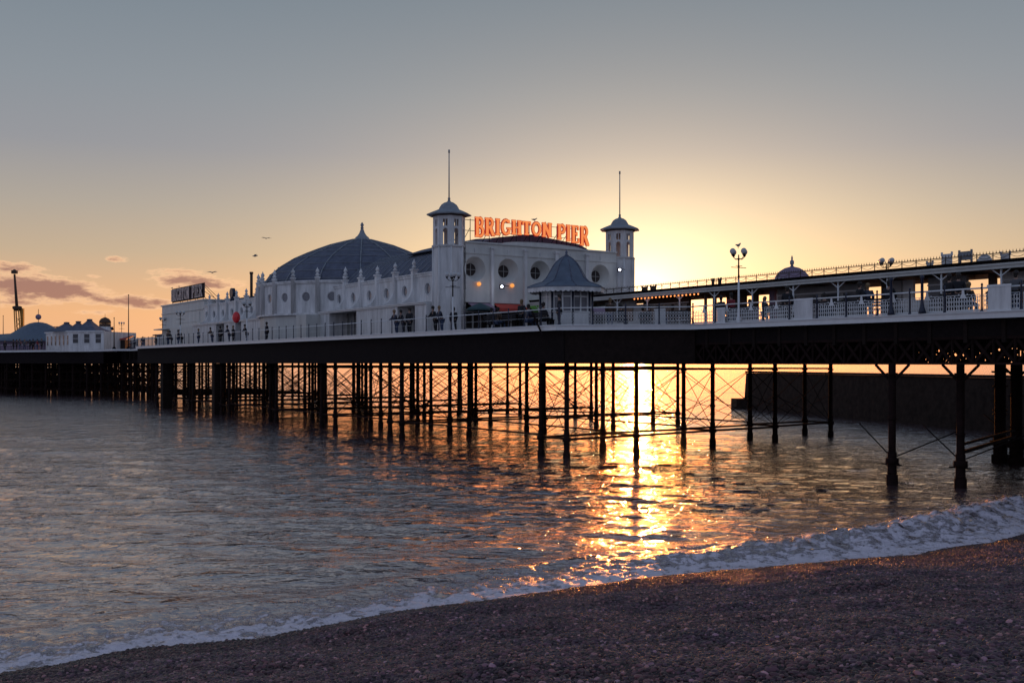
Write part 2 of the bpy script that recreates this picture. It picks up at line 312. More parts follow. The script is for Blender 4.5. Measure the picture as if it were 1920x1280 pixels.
def pebbles():
    xs = np.linspace(-15, 24, 160); ys = np.linspace(7, 38, 130); X, Y = np.meshgrid(xs, ys)
    n = -shore_n(X, Y); o = grid_obj('pebbles', X, Y, beach_z(X, Y), BM, {'dens': np.clip((n+.12)/.3, 0, 1)*((np.abs(X) < .62*Y+1.5)), 'wetv': np.clip((2.6-n)/1.8, 0, 1)})
    tag(o, 'wet grey and brown shingle pebbles covering the beach slope', 'pebbles', kind='stuff')
    ng = bpy.data.node_groups.new('shingle_scatter', 'GeometryNodeTree')
    ng.interface.new_socket('Geometry', in_out='INPUT', socket_type='NodeSocketGeometry'); ng.interface.new_socket('Geometry', in_out='OUTPUT', socket_type='NodeSocketGeometry')
    N = ng.nodes.new; L = ng.links.new
    gi = N('NodeGroupInput'); go = N('NodeGroupOutput'); d = N('GeometryNodeDistributePointsOnFaces'); d.distribute_method = 'RANDOM'
    na = N('GeometryNodeInputNamedAttribute'); na.data_type = 'FLOAT'; na.inputs['Name'].default_value = 'dens'
    mu = N('ShaderNodeMath'); mu.operation = 'MULTIPLY'; mu.inputs[1].default_value = 1050; L(na.outputs['Attribute'], mu.inputs[0])
    L(gi.outputs[0], d.inputs['Mesh']); L(mu.outputs[0], d.inputs['Density'])
    wet = N('GeometryNodeInputNamedAttribute'); wet.data_type = 'FLOAT'; wet.inputs['Name'].default_value = 'wetv'
    ico = N('GeometryNodeMeshIcoSphere'); ico.inputs['Radius'].default_value = 1; ico.inputs['Subdivisions'].default_value = 2
    sm = N('GeometryNodeSetMaterial'); sm.inputs['Material'].default_value = pebble_mat(); L(ico.outputs['Mesh'], sm.inputs['Geometry'])
    ss = N('GeometryNodeSetShadeSmooth'); L(sm.outputs[0], ss.inputs['Geometry'])
    ins = N('GeometryNodeInstanceOnPoints')
    rr = N('FunctionNodeRandomValue'); rr.data_type = 'FLOAT_VECTOR'; rr.inputs['Min'].default_value = (-.4,-.4,0); rr.inputs['Max'].default_value = (.4,.4,6.28)
    r1 = N('FunctionNodeRandomValue'); r1.data_type = 'FLOAT'; r1.inputs[2].default_value = 0; r1.inputs[3].default_value = 1; r1.inputs['Seed'].default_value = 5
    pw = N('ShaderNodeMath'); pw.operation = 'POWER'; pw.inputs[1].default_value = 3.0; L(r1.outputs[1], pw.inputs[0])
    ma = N('ShaderNodeMath'); ma.operation = 'MULTIPLY_ADD'; ma.inputs[1].default_value = .038; ma.inputs[2].default_value = .009; L(pw.outputs[0], ma.inputs[0])
    r2 = N('FunctionNodeRandomValue'); r2.data_type = 'FLOAT_VECTOR'; r2.inputs['Min'].default_value = (.9,.65,.45); r2.inputs['Max'].default_value = (1.4,1.0,.8); r2.inputs['Seed'].default_value = 9
    vm = N('ShaderNodeVectorMath'); vm.operation = 'SCALE'; L(r2.outputs[0], vm.inputs[0]); L(ma.outputs[0], vm.inputs['Scale'])
    L(d.outputs['Points'], ins.inputs['Points']); L(ss.outputs[0], ins.inputs['Instance']); L(rr.outputs[0], ins.inputs['Rotation']); L(vm.outputs[0], ins.inputs['Scale'])
    sa = N('GeometryNodeStoreNamedAttribute'); sa.data_type = 'FLOAT'; sa.domain = 'INSTANCE'; sa.inputs['Name'].default_value = 'wet'
    L(ins.outputs[0], sa.inputs['Geometry']); L(wet.outputs['Attribute'], sa.inputs['Value'])
    L(sa.outputs[0], go.inputs[0])
    md = o.modifiers.new('scatter', 'NODES'); md.node_group = ng
pebbles()

def sea_mat():
    m = bpy.data.materials.new('sea_water'); m.use_nodes = True; T = m.node_tree; b = T.nodes['Principled BSDF']
    g = T.nodes.new('ShaderNodeNewGeometry')
    def noise(sc, scale, det, rough=.5, rot=-.5, dist=0):
        mp = T.nodes.new('ShaderNodeMapping'); mp.inputs['Scale'].default_value = sc; mp.inputs['Rotation'].default_value = (0,0,rot)
        T.links.new(g.outputs['Position'], mp.inputs[0]); n = T.nodes.new('ShaderNodeTexNoise'); n.inputs['Scale'].default_value = scale
        n.inputs['Detail'].default_value = det; n.inputs['Roughness'].default_value = rough; n.inputs['Distortion'].default_value = dist
        T.links.new(mp.outputs[0], n.inputs['Vector']); return n.outputs['Fac']
    fo = T.nodes.new('ShaderNodeAttribute'); fo.attribute_name = 'foam'; fo = fo.outputs['Fac']
    sh = T.nodes.new('ShaderNodeAttribute'); sh.attribute_name = 'shallow'; sh = sh.outputs['Fac']
    def crest(n, a):      # mostly smooth water with short steep wavelets standing out of it
        return nmath(T, 'MULTIPLY', nmath(T, 'POWER', nmath(T, 'MAXIMUM', nmath(T, 'SUBTRACT', n, .50), 0), 1.35), a)
    h0 = crest(noise((.7,1,1), .62, 3, .5, -.2, .3), 1.6); h1 = crest(noise((.75,1,1), 1.9, 3, .55, -.25, .3), .85)
    h2 = crest(noise((.8,1,1), 5.2, 3, .55, -.1, .3), .32); h4 = crest(noise((.8,1,1), 13, 2, .5, -.05, .2), .075)
    H = nmath(T, 'ADD', nmath(T, 'ADD', nmath(T, 'ADD', h0, h1), nmath(T, 'ADD', h2, h4)), nmath(T, 'MULTIPLY', noise((.5,1,1), .9, 4, .6, .0, .2), .15))
    # foam: lacy veil and solid swash
    f1 = noise((1,1,1), 2.2, 6, .62, 0, .6); f2 = noise((1,1,1), 9, 4, .6, 0, .4)
    fm = nmath(T, 'ADD', fo, nmath(T, 'MULTIPLY', nmath(T, 'SUBTRACT', f1, .5), 3.0))
    fm = nmath(T, 'ADD', fm, nmath(T, 'MULTIPLY', nmath(T, 'SUBTRACT', f2, .5), 1.7))
    fmask = nmath(T, 'MULTIPLY', nmath(T, 'MULTIPLY', nmath(T, 'SUBTRACT', fm, .42), 2.6, clamp=True), nmath(T, 'MULTIPLY', fo, 5, clamp=True))
    H = nmath(T, 'ADD', H, nmath(T, 'MULTIPLY', fmask, nmath(T, 'MULTIPLY_ADD', f2, .2, .04)))
    bp = T.nodes.new('ShaderNodeBump'); bp.inputs['Strength'].default_value = 1; bp.inputs['Distance'].default_value = .5
    T.links.new(H, bp.inputs['Height']); T.links.new(bp.outputs[0], b.inputs['Normal'])
    water = nmix(T, sh, (.11,.075,.078), (.24,.18,.19))
    T.links.new(nmix(T, fmask, water, (.92,.80,.86)), b.inputs['Base Color'])
    T.links.new(nmath(T, 'MULTIPLY_ADD', fmask, .5, .04), b.inputs['Roughness'])
    T.links.new(nmath(T, 'MAXIMUM', nmath(T, 'SUBTRACT', nmath(T, 'SUBTRACT', 9.5, nmath(T, 'MULTIPLY', sh, 6)), nmath(T, 'MULTIPLY', fmask, 9)), 1.4), b.inputs['IOR'])
    b.inputs['Coat Weight'].default_value = .14; b.inputs['Coat Roughness'].default_value = .22; b.inputs['Coat IOR'].default_value = 1.5; T.links.new(bp.outputs[0], b.inputs['Coat Normal']); b.inputs['Specular Tint'].default_value = (1, .90, .885, 1)
    return m
def sea():
    na, nr = 620, 620
    # rows follow depth, closer together near the shore
    ang = np.concatenate([np.linspace(-1.45,-.56,40)[:-1], np.linspace(-.56,.56,na), np.linspace(.56,1.45,40)[1:]])
    inv = np.linspace(1/12., 1/260., nr); r = 1/inv; r = np.concatenate([r, np.geomspace(280, 45000, 40)])
    A, RR = np.meshgrid(ang, r); X = np.sin(A)*RR; Y = np.cos(A)*RR
    n = shore_n(X, Y); Z = np.zeros_like(X)
    g = np.random.default_rng(11)
    amp = np.clip((n-.6)/9, .0, 1)*np.clip(1-(RR-150)/110, 0, 1)
    for i in range(44):
        lam = .55*(1.08**i)*(.9+.2*g.random()); th = math.radians(205)+(g.random()-.5)*1.1
        sl = .022*(1 if lam < 2 else .4)*(.6 if lam > 7 else 1); a = sl*lam/6.283
        ph = (X*math.sin(th)+Y*math.cos(th))*6.283/lam+g.random()*6.28
        env = .35+1.3*vnoise(X, Y, lam*3.2, 100+i)
        fade = np.clip(1.6-RR*RR/(lam*5200), 0, 1)
        Z += amp*env*fade*a*(np.sin(ph)+.22*np.sin(2*ph+.8))
    Wd = np.interp(X, [-12,-9,-5,0,5,10,14,20], [3.2,2.9,2.4,3.1,3.4,4.2,5.6,7.0])
    f = np.clip(1.15-n/Wd, 0, 1)*(n > -1.5)
    f = np.maximum(f, 1.1*np.exp(-np.maximum(n, 0)*.9)*(n > -1.5))
    ridge = np.exp(-((n-Wd*.55)/(Wd*.22))**2)*np.clip((X-1)/12, .0, 1)
    ridge2 = np.exp(-((n-2.6-(vnoise(X,Y,4,71)-.5)*1.4)/.5)**2)*np.clip((11-X)/5, 0, 1)*.35
    Z += ridge*(.34+.4*(vnoise(X,Y,.9,70)-.5)+.22*(vnoise(X,Y,.33,75)-.5))+ridge2*.22
    far_r = np.exp(-((n-6.5-(vnoise(X,Y,9,72)-.5)*3)/1.1)**2)*.08*np.clip((9-X)/4, 0, 1)*np.clip((X+9)/4, 0, 1)
    Z += far_r
    foamy = np.clip(f, 0, 1)
    Z += foamy*(.02+.10*(vnoise(X,Y,.35,73)-.4)*np.clip(n*2,0,1)+.06*(vnoise(X,Y,.14,74)-.5)*np.clip(n*2,0,1))
    Z = np.where(n < .0, np.minimum(Z, .02+.02*n), Z)
    foamy = np.clip(np.where(n < .8, f, f*.85)+ridge*.16, 0, 1)
    shal = np.clip(1-n/(Wd+4.5), 0, 1)*.9
    tag(grid_obj('sea', X, Y, Z, sea_mat(), {'foam': foamy, 'shallow': shal}), kind='structure')
sea()

# ---------------------------------------------------------------- the pier
OUT_F = [(-45,0),(17.7,0),(22.7,-5.5),(116,-5.5),(117.5,-3),(126,-3),(128,0),(143,0),(144,-2),(153,-2),(166,-8.4),(180,-14),(240,-16)]
OUT_B = [(240,12),(156,12),(153,20),(148,22),(118,26),(22.7,26),(17.7,20.5),(-45,20.5)]
def pier():
    root = thing('pier', P(24, 10, 0), 'long dark iron pier on braced piles running out over the sea, white edged deck', 'pier')
    MB(P).prism(OUT_F+OUT_B, DECK-.16, DECK).build('deck', M['timber'], root)
    b = MB(P)
    for (a, c) in zip(OUT_F[:-1], OUT_F[1:]):
        d = Vector((c[0]-a[0], c[1]-a[1])).normalized(); nn = Vector((-d.y, d.x))*-1
        if nn.y > 0: nn = -nn
        o = nn*.05
        b.bar((a[0]+o.x-d.x*.03, a[1]+o.y, DECK-.09), (c[0]+o.x+d.x*.03, c[1]+o.y, DECK-.09), .10, .26)
        b.bar((a[0]+o.x*2.2, a[1]+o.y*2.2, DECK+.055), (c[0]+o.x*2.2, c[1]+o.y*2.2, DECK+.055), .16, .05)
    b.build('edge_board', M['trim'], root)
    # girders under the deck
    def lattice(t0, t1, o, z0, z1, step):
        g = MB(P); g.bar((t0,o,z0), (t1,o,z0), .22, .10); g.bar((t0,o,z1), (t1,o,z1), .2, .12)
        n = max(1, int((t1-t0)/step)); s = (t1-t0)/n
        for i in range(n):
            a = t0+i*s; g.bar((a,o,z0), (a+s,o,z1), .05, .13); g.bar((a,o+.06,z1), (a+s,o+.06,z0), .05, .13); g.bar((a,o-.03,z0), (a,o-.03,z1), .06, .12)
        return g
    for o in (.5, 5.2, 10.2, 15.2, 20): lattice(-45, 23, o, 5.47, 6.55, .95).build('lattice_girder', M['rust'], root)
    w = MB(P)
    for o in (.45, 6, 12, 18, 20.1): w.box(-45, 20, o-.04, o+.04, 6.56, DECK-.17)
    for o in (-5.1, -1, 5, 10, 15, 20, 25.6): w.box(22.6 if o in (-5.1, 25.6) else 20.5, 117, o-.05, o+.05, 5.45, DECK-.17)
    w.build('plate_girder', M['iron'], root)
    w = MB(P)
    t = -44.
    while t < 20: w.box(t-.09, t+.09, .35, 20.2, 6.35, DECK-.17); t += 1.74
    while t < 146: w.box(t-.12, t+.12, -5 if 22.5 < t < 117 else 0, 25 if 22.5 < t < 117 else 23.5, 6.0, DECK-.17); t += 2.6
    w.bar((17.8,.35,6.5), (22.7,-5.1,6.5), .08, 2.05)
    w.build('cross_beam', M['timber'], root)
    h = MB(P)                                       # pier head framing
    h.box(118, 152, 1.0, 1.2, 5.45, DECK-.17); h.box(118,152, 22,22.2, 5.45, DECK-.17); h.box(117,117.2,-5,25,5.45,DECK-.17)
    for a, c in (((152.5,-1.6),(166,-8.0)), ((166,-8),(180,-13.6)), ((180,-13.6),(240,-15.6))):
        h.bar((a[0],a[1],6.4), (c[0],c[1],6.4), .12, 2.0)
    for o in range(-12, 13, 6): h.box(156 if o > -6 else 182, 238, o-.05, o+.05, 5.3, DECK-.17)
    for t in range(156, 240, 6): h.box(t-.1, t+.1, -13 if t > 180 else -3, 11.6, 5.3, DECK-.17)
    h.build('head_framing', M['iron'], root)
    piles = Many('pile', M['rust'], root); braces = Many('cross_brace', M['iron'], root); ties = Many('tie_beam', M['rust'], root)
    dist = lambda t, o: P(t, o, 0).length
    def pile(t, o, r=.15, sleeve=True):
        m = MB(P); m.tube((t,o,-2), (t,o,5.5), r, 10)
        m.tube((t,o,-2), (t,o,1.55+random.uniform(-.2,.2)), r*1.22, 10); m.tube((t,o,4.95), (t,o,5.05), r*1.5, 10); m.tube((t,o,.95), (t,o,1.2), r*1.75, 10)
        for k in range(3):
            z = random.uniform(.2, 4.4); m.tube((t,o,z), (t,o,z+.06), r*1.35, 10)
        if sleeve: m.tube((t,o,-2), (t,o,.32+random.uniform(0,.25)), r*1.55, 10)
        piles.add(m, dist(t, o))
    def xb(a, b_, z0=1.1, z1=5.0, r=.028):
        m = MB(P); m.tube((*a, z0), (*b_, z1), r, 5); m.tube((*a, z1), (*b_, z0), r, 5); braces.add(m, (dist(*a)+dist(*b_))/2)
    def tie(a, b_, z, r=.07, key=0):
        m = MB(P); m.bar((*a, z), (*b_, z+random.uniform(-.05,.05)), r*1.6, r*2.2); ties.add(m, (dist(*a)+dist(*b_))/2+key)
    # landward pair by the right edge
    near = [(4.9,.35), (2.3,1.6)]
    pile(4.9, .35, .165); pile(2.3, 1.6, .17); pile(7.4, 14.2, .30); pile(8.6, 14.6, .30); pile(3.6, 19.5, .16); pile(-14, 1, .17); pile(-16,14,.2); pile(-12,19,.2)
    tie((2.3,1.6), (7.4,14.2), 1.55); tie((2.3,1.6), (7.4,14.2), 1.9, .05)
    for (t, o) in near+[(7.4,14.2)]:
        m = MB(P); m.tube((t,o,1.2), (t-2.6,o+1.5,2.6), .03, 5); m.tube((t,o,1.2), (t+2.6,o+1.0,2.6), .03, 5); braces.add(m, 0)
        m = MB(P); m.bar((t-.9,o,5.42), (t,o,4.6), .08, .10); m.bar((t,o,4.6), (t+.9,o,5.42), .08, .10); m.build('knee_bracket', M['iron'], root)
        m = MB(P); m.bar((t-.5,o,.9), (t+.55,o,.9), .06, .06); m.bar((t,o,.9), (t,o+.5,.9), .06, .07); m.build('bracket', M['iron'], root)
    rows = []
    offs = [-4.3, 1.3, 8.4, 15.6, 22.6]
    pairs = [(24, 26.6), (43.6, 46.2), (56.2, 58.8), (69, 71.6), (82, 84.6), (95, 97.6), (107.5, 110)]
    for k, (ta, tb) in enumerate(pairs):
        of = offs if k < 2 else [-4.3, .2, 5, 11, 17, 23.4]
        ra = []
        for t in (ta, tb):
            row = [(t+random.uniform(-.25,.25)+(.12*o if k == 0 else .03*o), o+random.uniform(-.3,.3)) for o in of]
            for q in row: pile(*q, r=.145 if k < 4 else .14)
            for a, c in zip(row[:-1], row[1:]):
                xb(a, c, 1.15, 5.0, .026 if k < 2 else .032); tie(a, c, 1.08, .06)
                tie(a, c, 5.12, .055)
                if k < 3: xb(a, c, 1.15, 3.2, .02)
            ra.append(row)
        for a, c in zip(*ra): xb(a, c, 1.2, 4.9, .022); tie(a, c, 1.12, .05)
        rows.append(ra)
    for A_, B_ in zip(rows[:-1], rows[1:]):          # long rods from bent to bent
        for a, c in list(zip(A_[1], B_[0]))[:4]:
            tie(a, c, 1.25, .045, 30)
            if abs(a[0]-c[0]) < 15: xb(a, c, 1.3, 5.0, .026)
            else:
                mid = ((a[0]+c[0])/2, (a[1]+c[1])/2); xb(a, mid, 1.3, 5.0, .022)
    t = 120
    while t < 152:
        for o in (1.5, 8, 15, 22): pile(t, o+random.uniform(-.4,.4), .16, False)
        row = [(t, o) for o in (1.5, 8, 15, 22)]
        for a, c in zip(row[:-1], row[1:]): xb(a, c, 1.1, 5, .035); tie(a, c, 1.1); 
        t += 3.2
    t = 154
    while t < 238:
        lo = -13 if t > 180 else max(-14, -2-(t-153)*.46)
        o = lo+.8
        while o < 12: pile(t+random.uniform(-.4,.4), o, .17, False); o += 3.4
        for z, r_ in ((1.0,.14), (2.5,.1), (4.0,.1)): tie((t,lo+.5), (t,11.5), z, r_)
        m = MB(P)
        o = lo+.8
        while o < 9: m.tube((t,o,1), (t,o+3.4,5.3), .07, 5); m.tube((t,o,5.3), (t,o+3.4,1), .07, 5); o += 3.4
        braces.add(m, 400)
        t += 3.3
    piles.flush(); braces.flush(); ties.flush()
    c = MB(P); c.box(105.8,106.9,-4.9,-3.8,-2,5.44); c.build('clad_column', M['timber'], root)
    c = MB(P); c.box(86.2,87.1,-4.8,-4.0,-2,5.44); c.build('clad_column', M['timber'], root)
    d = MB(P)                                        # loose ladder strut hanging at the corner of the terrace
    d.bar((24.9,-5.75,DECK+.9), (23.8,-5.75,DECK-.5), .07, .09); d.build('leaning_prop', M['iron'], root)
pier()

def groyne():
    root = thing('stone_groyne', (34, 104, 0), 'dark weathered stone groyne wall standing in the sea behind the pier piles', 'groyne')
    b = MB(); n = 40
    L = [Vector((28.3,129)), Vector((40,78))]; d = (L[1]-L[0]).normalized(); nn = Vector((d.y, -d.x)); ln = (L[1]-L[0]).length+60
    pts = []
    for i in range(n+1):
        s = ln*i/n; c = L[0]+d*s; j = random.uniform(-.06,.06)
        pts.append([(c.x-nn.x*w, c.y-nn.y*w, z) for w, z in ((-.4,-2), (-.15,2.2+j), (0,4.2+j*.6), (.05,4.28+j*.5), (6.,4.25), (6.4,-2))])
    vs = [p for r in pts for p in r]; m = 6
    b.add(vs, [(i*m+k, (i+1)*m+k, (i+1)*m+k+1, i*m+k+1) for i in range(n) for k in range(m-1)]+[list(range(m)), list(range((n+1)*m-1, n*m-1, -1))])
    b.build('wall', M['stone'], root)
    c = MB()
    for i in range(26):
        s = ln*(i+.5)/26; q = L[0]+d*s; a = q-d*(ln/52-.03); e = q+d*(ln/52-.03)
        c.bar((a.x-nn.x*.3,a.y-nn.y*.3,4.42), (e.x-nn.x*.3,e.y-nn.y*.3,4.42), .9, .2)
    c.build('coping', M['stone'], root)
    s = MB(); s.box(27.0,29.2,128.2,131.5,-2,1.15); s.build('landing_step', M['stone'], root)
groyne()

# ---------------------------------------------------------------- pavilion
FIN = [(.17,0),(.17,.12),(.25,.16),(.25,.24),(.14,.3),(.12,.42),(.2,.5),(.22,.6),(.16,.74),(.06,.86),(.05,.95),(.02,1.02)]
def finial(mb, t, o, z, s=1.): mb.lathe((t,o,z), [(r*s, h*s) for r, h in FIN], 8)
def pavilion():
    root = thing('pavilion', P(47, 10, DECK), 'long white pier pavilion with grey dome, twin corner towers and round windows', 'pavilion')
    F0 = 1.5; WT = 12.85; LG = 10.3
    g_fl = lambda a, z, d: (a, F0+d, z)
    # flank wings
    def wing(t0, t1, edges, openings, name_top):
        w = MB(P); gl = []
        E = [t0]+edges+[t1]
        for a, c in zip(E[:-1], E[1:]):
            m = (a+c)/2
            if c-a > 2.2:
                w.hole(g_fl, a, c, LG, WT-.25, m, 11.55, .47, .14, .43); gl.append(m)
            else: w.box(a, c, F0, F0+.1, LG, WT-.25)
        w.box(t0, t1, F0-.08, F0+.4, WT-.25, WT-.05); w.box(t0, t1, F0-.16, F0+.4, WT-.05, WT+.05)
        w.box(t0, t1, F0+.1, F0+.4, LG, LG+.3)
        w.build('flank_wall', M['white'], root)
        led = MB(P); led.box(t0, t1, -.02, F0+.1, LG-.14, LG); led.box(t0, t1, -.1, F0, LG-.02, LG+.06); led.build('ledge', M['trim'], root)
        for m in gl:
            fr = MB(P); fr.slab([(m+.5*math.cos(2*math.pi*i/20), 11.55+.5*math.sin(2*math.pi*i/20)) for i in range(20)], lambda a,z,d: (a, F0+.13+d, z), 0, .03)
            f = fr.build('round_window', M['glassg'], root)
            r_ = MB(P)
            for i in range(20):
                p0, p1 = [2*math.pi*k/20 for k in (i, i+1)]
                r_.tube((m+.5*math.cos(p0), F0-.01, 11.55+.5*math.sin(p0)), (m+.5*math.cos(p1), F0-.01, 11.55+.5*math.sin(p1)), .035, 5)
            r_.build('frame', M['trim'], f)
        for e in edges:
            b = MB(P); b.box(e-.2, e+.2, F0-.22, F0+.2, LG, WT+.35); b.box(e-.27, e+.27, F0-.3, F0+.27, WT+.35, WT+.47)
            cv = [(F0-.2, 12.0)]+[(F0-.2-1.4*(1-math.cos(q)), 12.0-1.6*math.sin(q)) for q in [math.pi/2*k/10 for k in range(1, 11)]]+[(F0-.2, LG)]
            b.slab(cv, lambda o,z,d: (e+d, o, z), -.13, .13)
            finial(b, e, F0-.02, WT+.47, .82); b.build('pier_buttress', M['white'], root)
        s = t0
        for a, c in openings+[(t1, t1)]:
            if a > s: lw = MB(P); lw.box(s, a, .1, F0+.5, DECK, LG-.14); lw.build('ground_storey', M['white'], root)
            s = c
        for a, c in openings:
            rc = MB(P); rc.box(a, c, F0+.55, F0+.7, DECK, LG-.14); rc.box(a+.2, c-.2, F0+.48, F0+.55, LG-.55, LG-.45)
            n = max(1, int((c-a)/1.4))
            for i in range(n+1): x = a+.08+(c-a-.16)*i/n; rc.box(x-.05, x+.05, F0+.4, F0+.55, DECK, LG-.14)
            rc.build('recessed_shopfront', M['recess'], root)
    wing(48.3, 69.6, [52.96,56.4,59.85,63.3,66.76], [(50.2,53.3),(61.3,67.3)], 'near')
    wing(85.5, 110.3, [87.4,90.8,94.2,97.6,101,104.4,107.9], [(92,94),(98,101)], 'far')
    e = MB(P); e.box(110.3,130,F0,20,DECK,13.55); e.box(110.1,130.2,F0-.15,20.1,13.55,13.72); e.box(110.3,130,F0-.12,F0-.01,12.4,12.5); e.box(110.3,130,F0-1.2,F0-.01,LG-.14,LG)
    e.box(112,123,F0-.06,F0-.005,10.9,12.2); e.box(110.3,121,.1,F0-.01,DECK,LG-.15); e.build('seaward_block', M['white2'], root)
    # drum
    tc, oc, RD = 77.3, 8.2, 10.6; ZD = 13.4
    dr = MB(P); ph0 = R(-90+3.7); wn = []
    pt = lambda an, r: (tc+r*math.cos(an), oc+r*math.sin(an))
    for k in range(24):
        a0 = ph0+R(15)*k; a1 = a0+R(15); p0 = Vector(pt(a0, RD)); p1 = Vector(pt(a1, RD)); d = (p1-p0); L = d.length; d /= L; nn = Vector((d.y, -d.x))
        g = lambda a, z, dep, p0=p0, d=d, nn=nn: (p0.x+d.x*a-nn.x*dep, p0.y+d.y*a-nn.y*dep, z)
        dr.hole(g, 0, L, LG, ZD-.2, L/2, 11.9, .46, .12, .42)
        if (p0.y+p1.y)/2 < 7:
            w_ = MB(P); w_.slab([(L/2+.5*math.cos(2*math.pi*i/20), 11.9+.5*math.sin(2*math.pi*i/20)) for i in range(20)], lambda a,z,dd,g=g: g(a,z,.11+dd), 0, .03); wn.append(w_)
    dr.lathe((tc,oc,0), [(RD+.12,ZD-.2),(RD+.12,ZD-.05),(RD+.2,ZD-.05),(RD+.2,ZD+.08),(RD-.3,ZD+.08)], 24, False, ph0, cap=False)
    dr.lathe((tc,oc,0), [(RD+.1,LG-.16),(RD+.28,LG-.16),(RD+.28,LG+.02),(RD-.1,LG+.06)], 24, False, ph0, cap=False)
    dw = dr.build('drum_wall', M['white'], root)
    for w_ in wn: w_.build('round_window', M['glassg'], dw)
    lo = MB(P); lo.lathe((tc,oc,0), [(RD-.05,DECK),(RD-.05,LG-.16)], 24, False, ph0, cap=False); lo.box(69.4,71.9,-1.35,1.3,DECK,LG-.2)
    lo.build('drum_base', M['white2'], root)
    for k in range(24):
        a0 = ph0+R(15)*k; x, y = pt(a0, RD+.1)
        if y < 9: ra = MB(P); ra.lathe((x,y,LG), [(.24,0),(.24,3.3),(.3,3.35),(.3,3.5)], 8, True); finial(ra, x, y, LG+3.5, .9); ra.build('drum_pilaster', M['white'], root)
    # dome
    prof = [(10.4,13.3),(10.2,13.7),(9.6,14.55),(8.75,15.3),(7.4,16.15),(6.0,16.8),(4.8,17.3),(3.5,17.8),(2.1,18.2),(1.0,18.5)]
    dm = MB(P); dm.lathe((tc,oc,0), prof, 32, False, ph0, cap=False); dome = dm.build('dome', M['slate'], root)
    rb = MB(P)
    for k in range(16):
        a = ph0+2*math.pi*k/16
        for (r0, z0), (r1, z1) in zip(prof[:-1], prof[1:]): rb.tube((*pt(a, r0+.03), z0+.03), (*pt(a, r1+.03), z1+.03), .06, 5)
    for r0, z0 in prof[1:-2]:
        for k in range(32): rb.tube((*pt(ph0+math.pi/16*k, r0+.02), z0+.02), (*pt(ph0+math.pi/16*(k+1), r0+.02), z0+.02), .035, 4)
    rb.build('ribs', M['lead'], dome)
    ln = MB(P); ln.lathe((tc,oc,18.4), [(.95,0),(1.0,.12),(.75,.22),(.72,.38),(.5,.55),(.3,.85),(.17,1.2),(.14,1.32),(.2,1.38),(.11,1.5),(.17,1.62),(.18,1.75),(.08,1.92),(.02,2.0)], 12)
    ln.build('lantern_spire', M['lead'], dome)
    # wing roofs
    def roof(t0, t1, zb, zr, nm):
        r = MB(P); cs = [(F0+.3,zb),(F0+2.2,zb+(zr-zb)*.5),(F0+5,zb+(zr-zb)*.85),(10.1,zr),(15.2,zb+(zr-zb)*.85),(18,zb+(zr-zb)*.5),(20,zb)]
        r.slab(cs, lambda o,z,d: (d, o, z), t0, t1)
        q = r.build(nm, M['slate'], root); s = MB(P); t = t0+.5
        while t < t1:
            for (a, za), (c, zc) in zip(cs[:3], cs[1:4]): s.tube((t,a,za+.03), (t,c,zc+.03), .04, 4)
            t += 1.15
        s.build('standing_seams', M['lead'], q)
    roof(48.2, 70, 12.75, 16.3, 'near_roof'); roof(85, 110, 12.75, 14.2, 'far_roof')
    x = MB(P); x.box(86.5,89.5,3.5,9,12.8,15.0); x.box(92,97,4,10,13.4,14.75); x.box(86.3,89.7,3.3,9.2,15.0,15.12); x.build('roof_plant_housing', M['slate2'], root)
    x = MB(P); x.tube((98.2,3.5,13), (98.2,3.5,16.15), .17, 10); x.tube((98.2,3.5,16.15), (98.2,3.5,16.4), .22, 10); x.build('chimney', M['brownc'], root)
    x = MB(P); x.tube((103.0,2.8,13.1), (103.0,2.8,13.6), .3, 10)
    x.slab([(103+.62*math.cos(2*math.pi*i/18), 14.1+.62*math.sin(2*math.pi*i/18)) for i in range(18)], lambda a,z,d: (a,2.8+d,z), -.2, .2); x.build('roof_fan', M['navy'], root)
    # body behind the walls so that nothing is hollow
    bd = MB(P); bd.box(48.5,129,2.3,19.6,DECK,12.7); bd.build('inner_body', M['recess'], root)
    back = MB(P); back.box(47.4,130,20,20.15,DECK,12.85); back.build('far_flank_wall', M['white'], root)
    # facade
    TF = 46.4; g_fc = lambda a, z, d: (TF+d, a, z)
    D0, D1 = 2.6, 17.8
    cen = [F0+v for v in (1.95,5.1,8.25,11.4,14.55)]; ed = [D0]+[F0+v for v in (3.5,6.7,9.85,13.0)]+[D1]
    fw = MB(P)
    for i, c in enumerate(cen):
        fw.hole(g_fc, ed[i], ed[i+1], 11.3, 14.2, c, 12.95, .98, .75, .5, 32)
    fw.box(TF, TF+.3, D0, D1, 14.2, 15.0); fw.box(TF-.12, TF+.4, D0, D1, 15.0, 15.12); fw.box(TF-.06, TF+.1, D0, D1, 14.15, 14.28)
    fw.box(TF, TF+.3, D0, D1, 10.3, 11.3)
    arc = [(6.0+.0,15.1)]+[(10.1-4.1*math.cos(q), 15.1+.32*math.sin(q)) for q in [math.pi*k/14 for k in range(1,14)]]+[(14.2,15.1)]
    fw.slab(arc, lambda o,z,d: (TF+d, o, z), .02, .3)
    fac = fw.build('facade_wall', M['white2'], root)
    for c in cen:
        w_ = MB(P); w_.slab([(c+.52*math.cos(2*math.pi*i/24), 12.95+.52*math.sin(2*math.pi*i/24)) for i in range(24)], lambda a,z,d: (TF+.74+d,a,z), 0, .04); w_ = w_.build('round_window', M['dark'], fac)
        w_ = w_; gb = MB(P); gb.box(TF+.69,TF+.73,c-.5,c+.5,12.93,12.97); gb.box(TF+.685,TF+.725,c-.02,c+.02,12.45,13.45); gb.build('glazing_bars', M['recess'], w_)
    pl = MB(P)
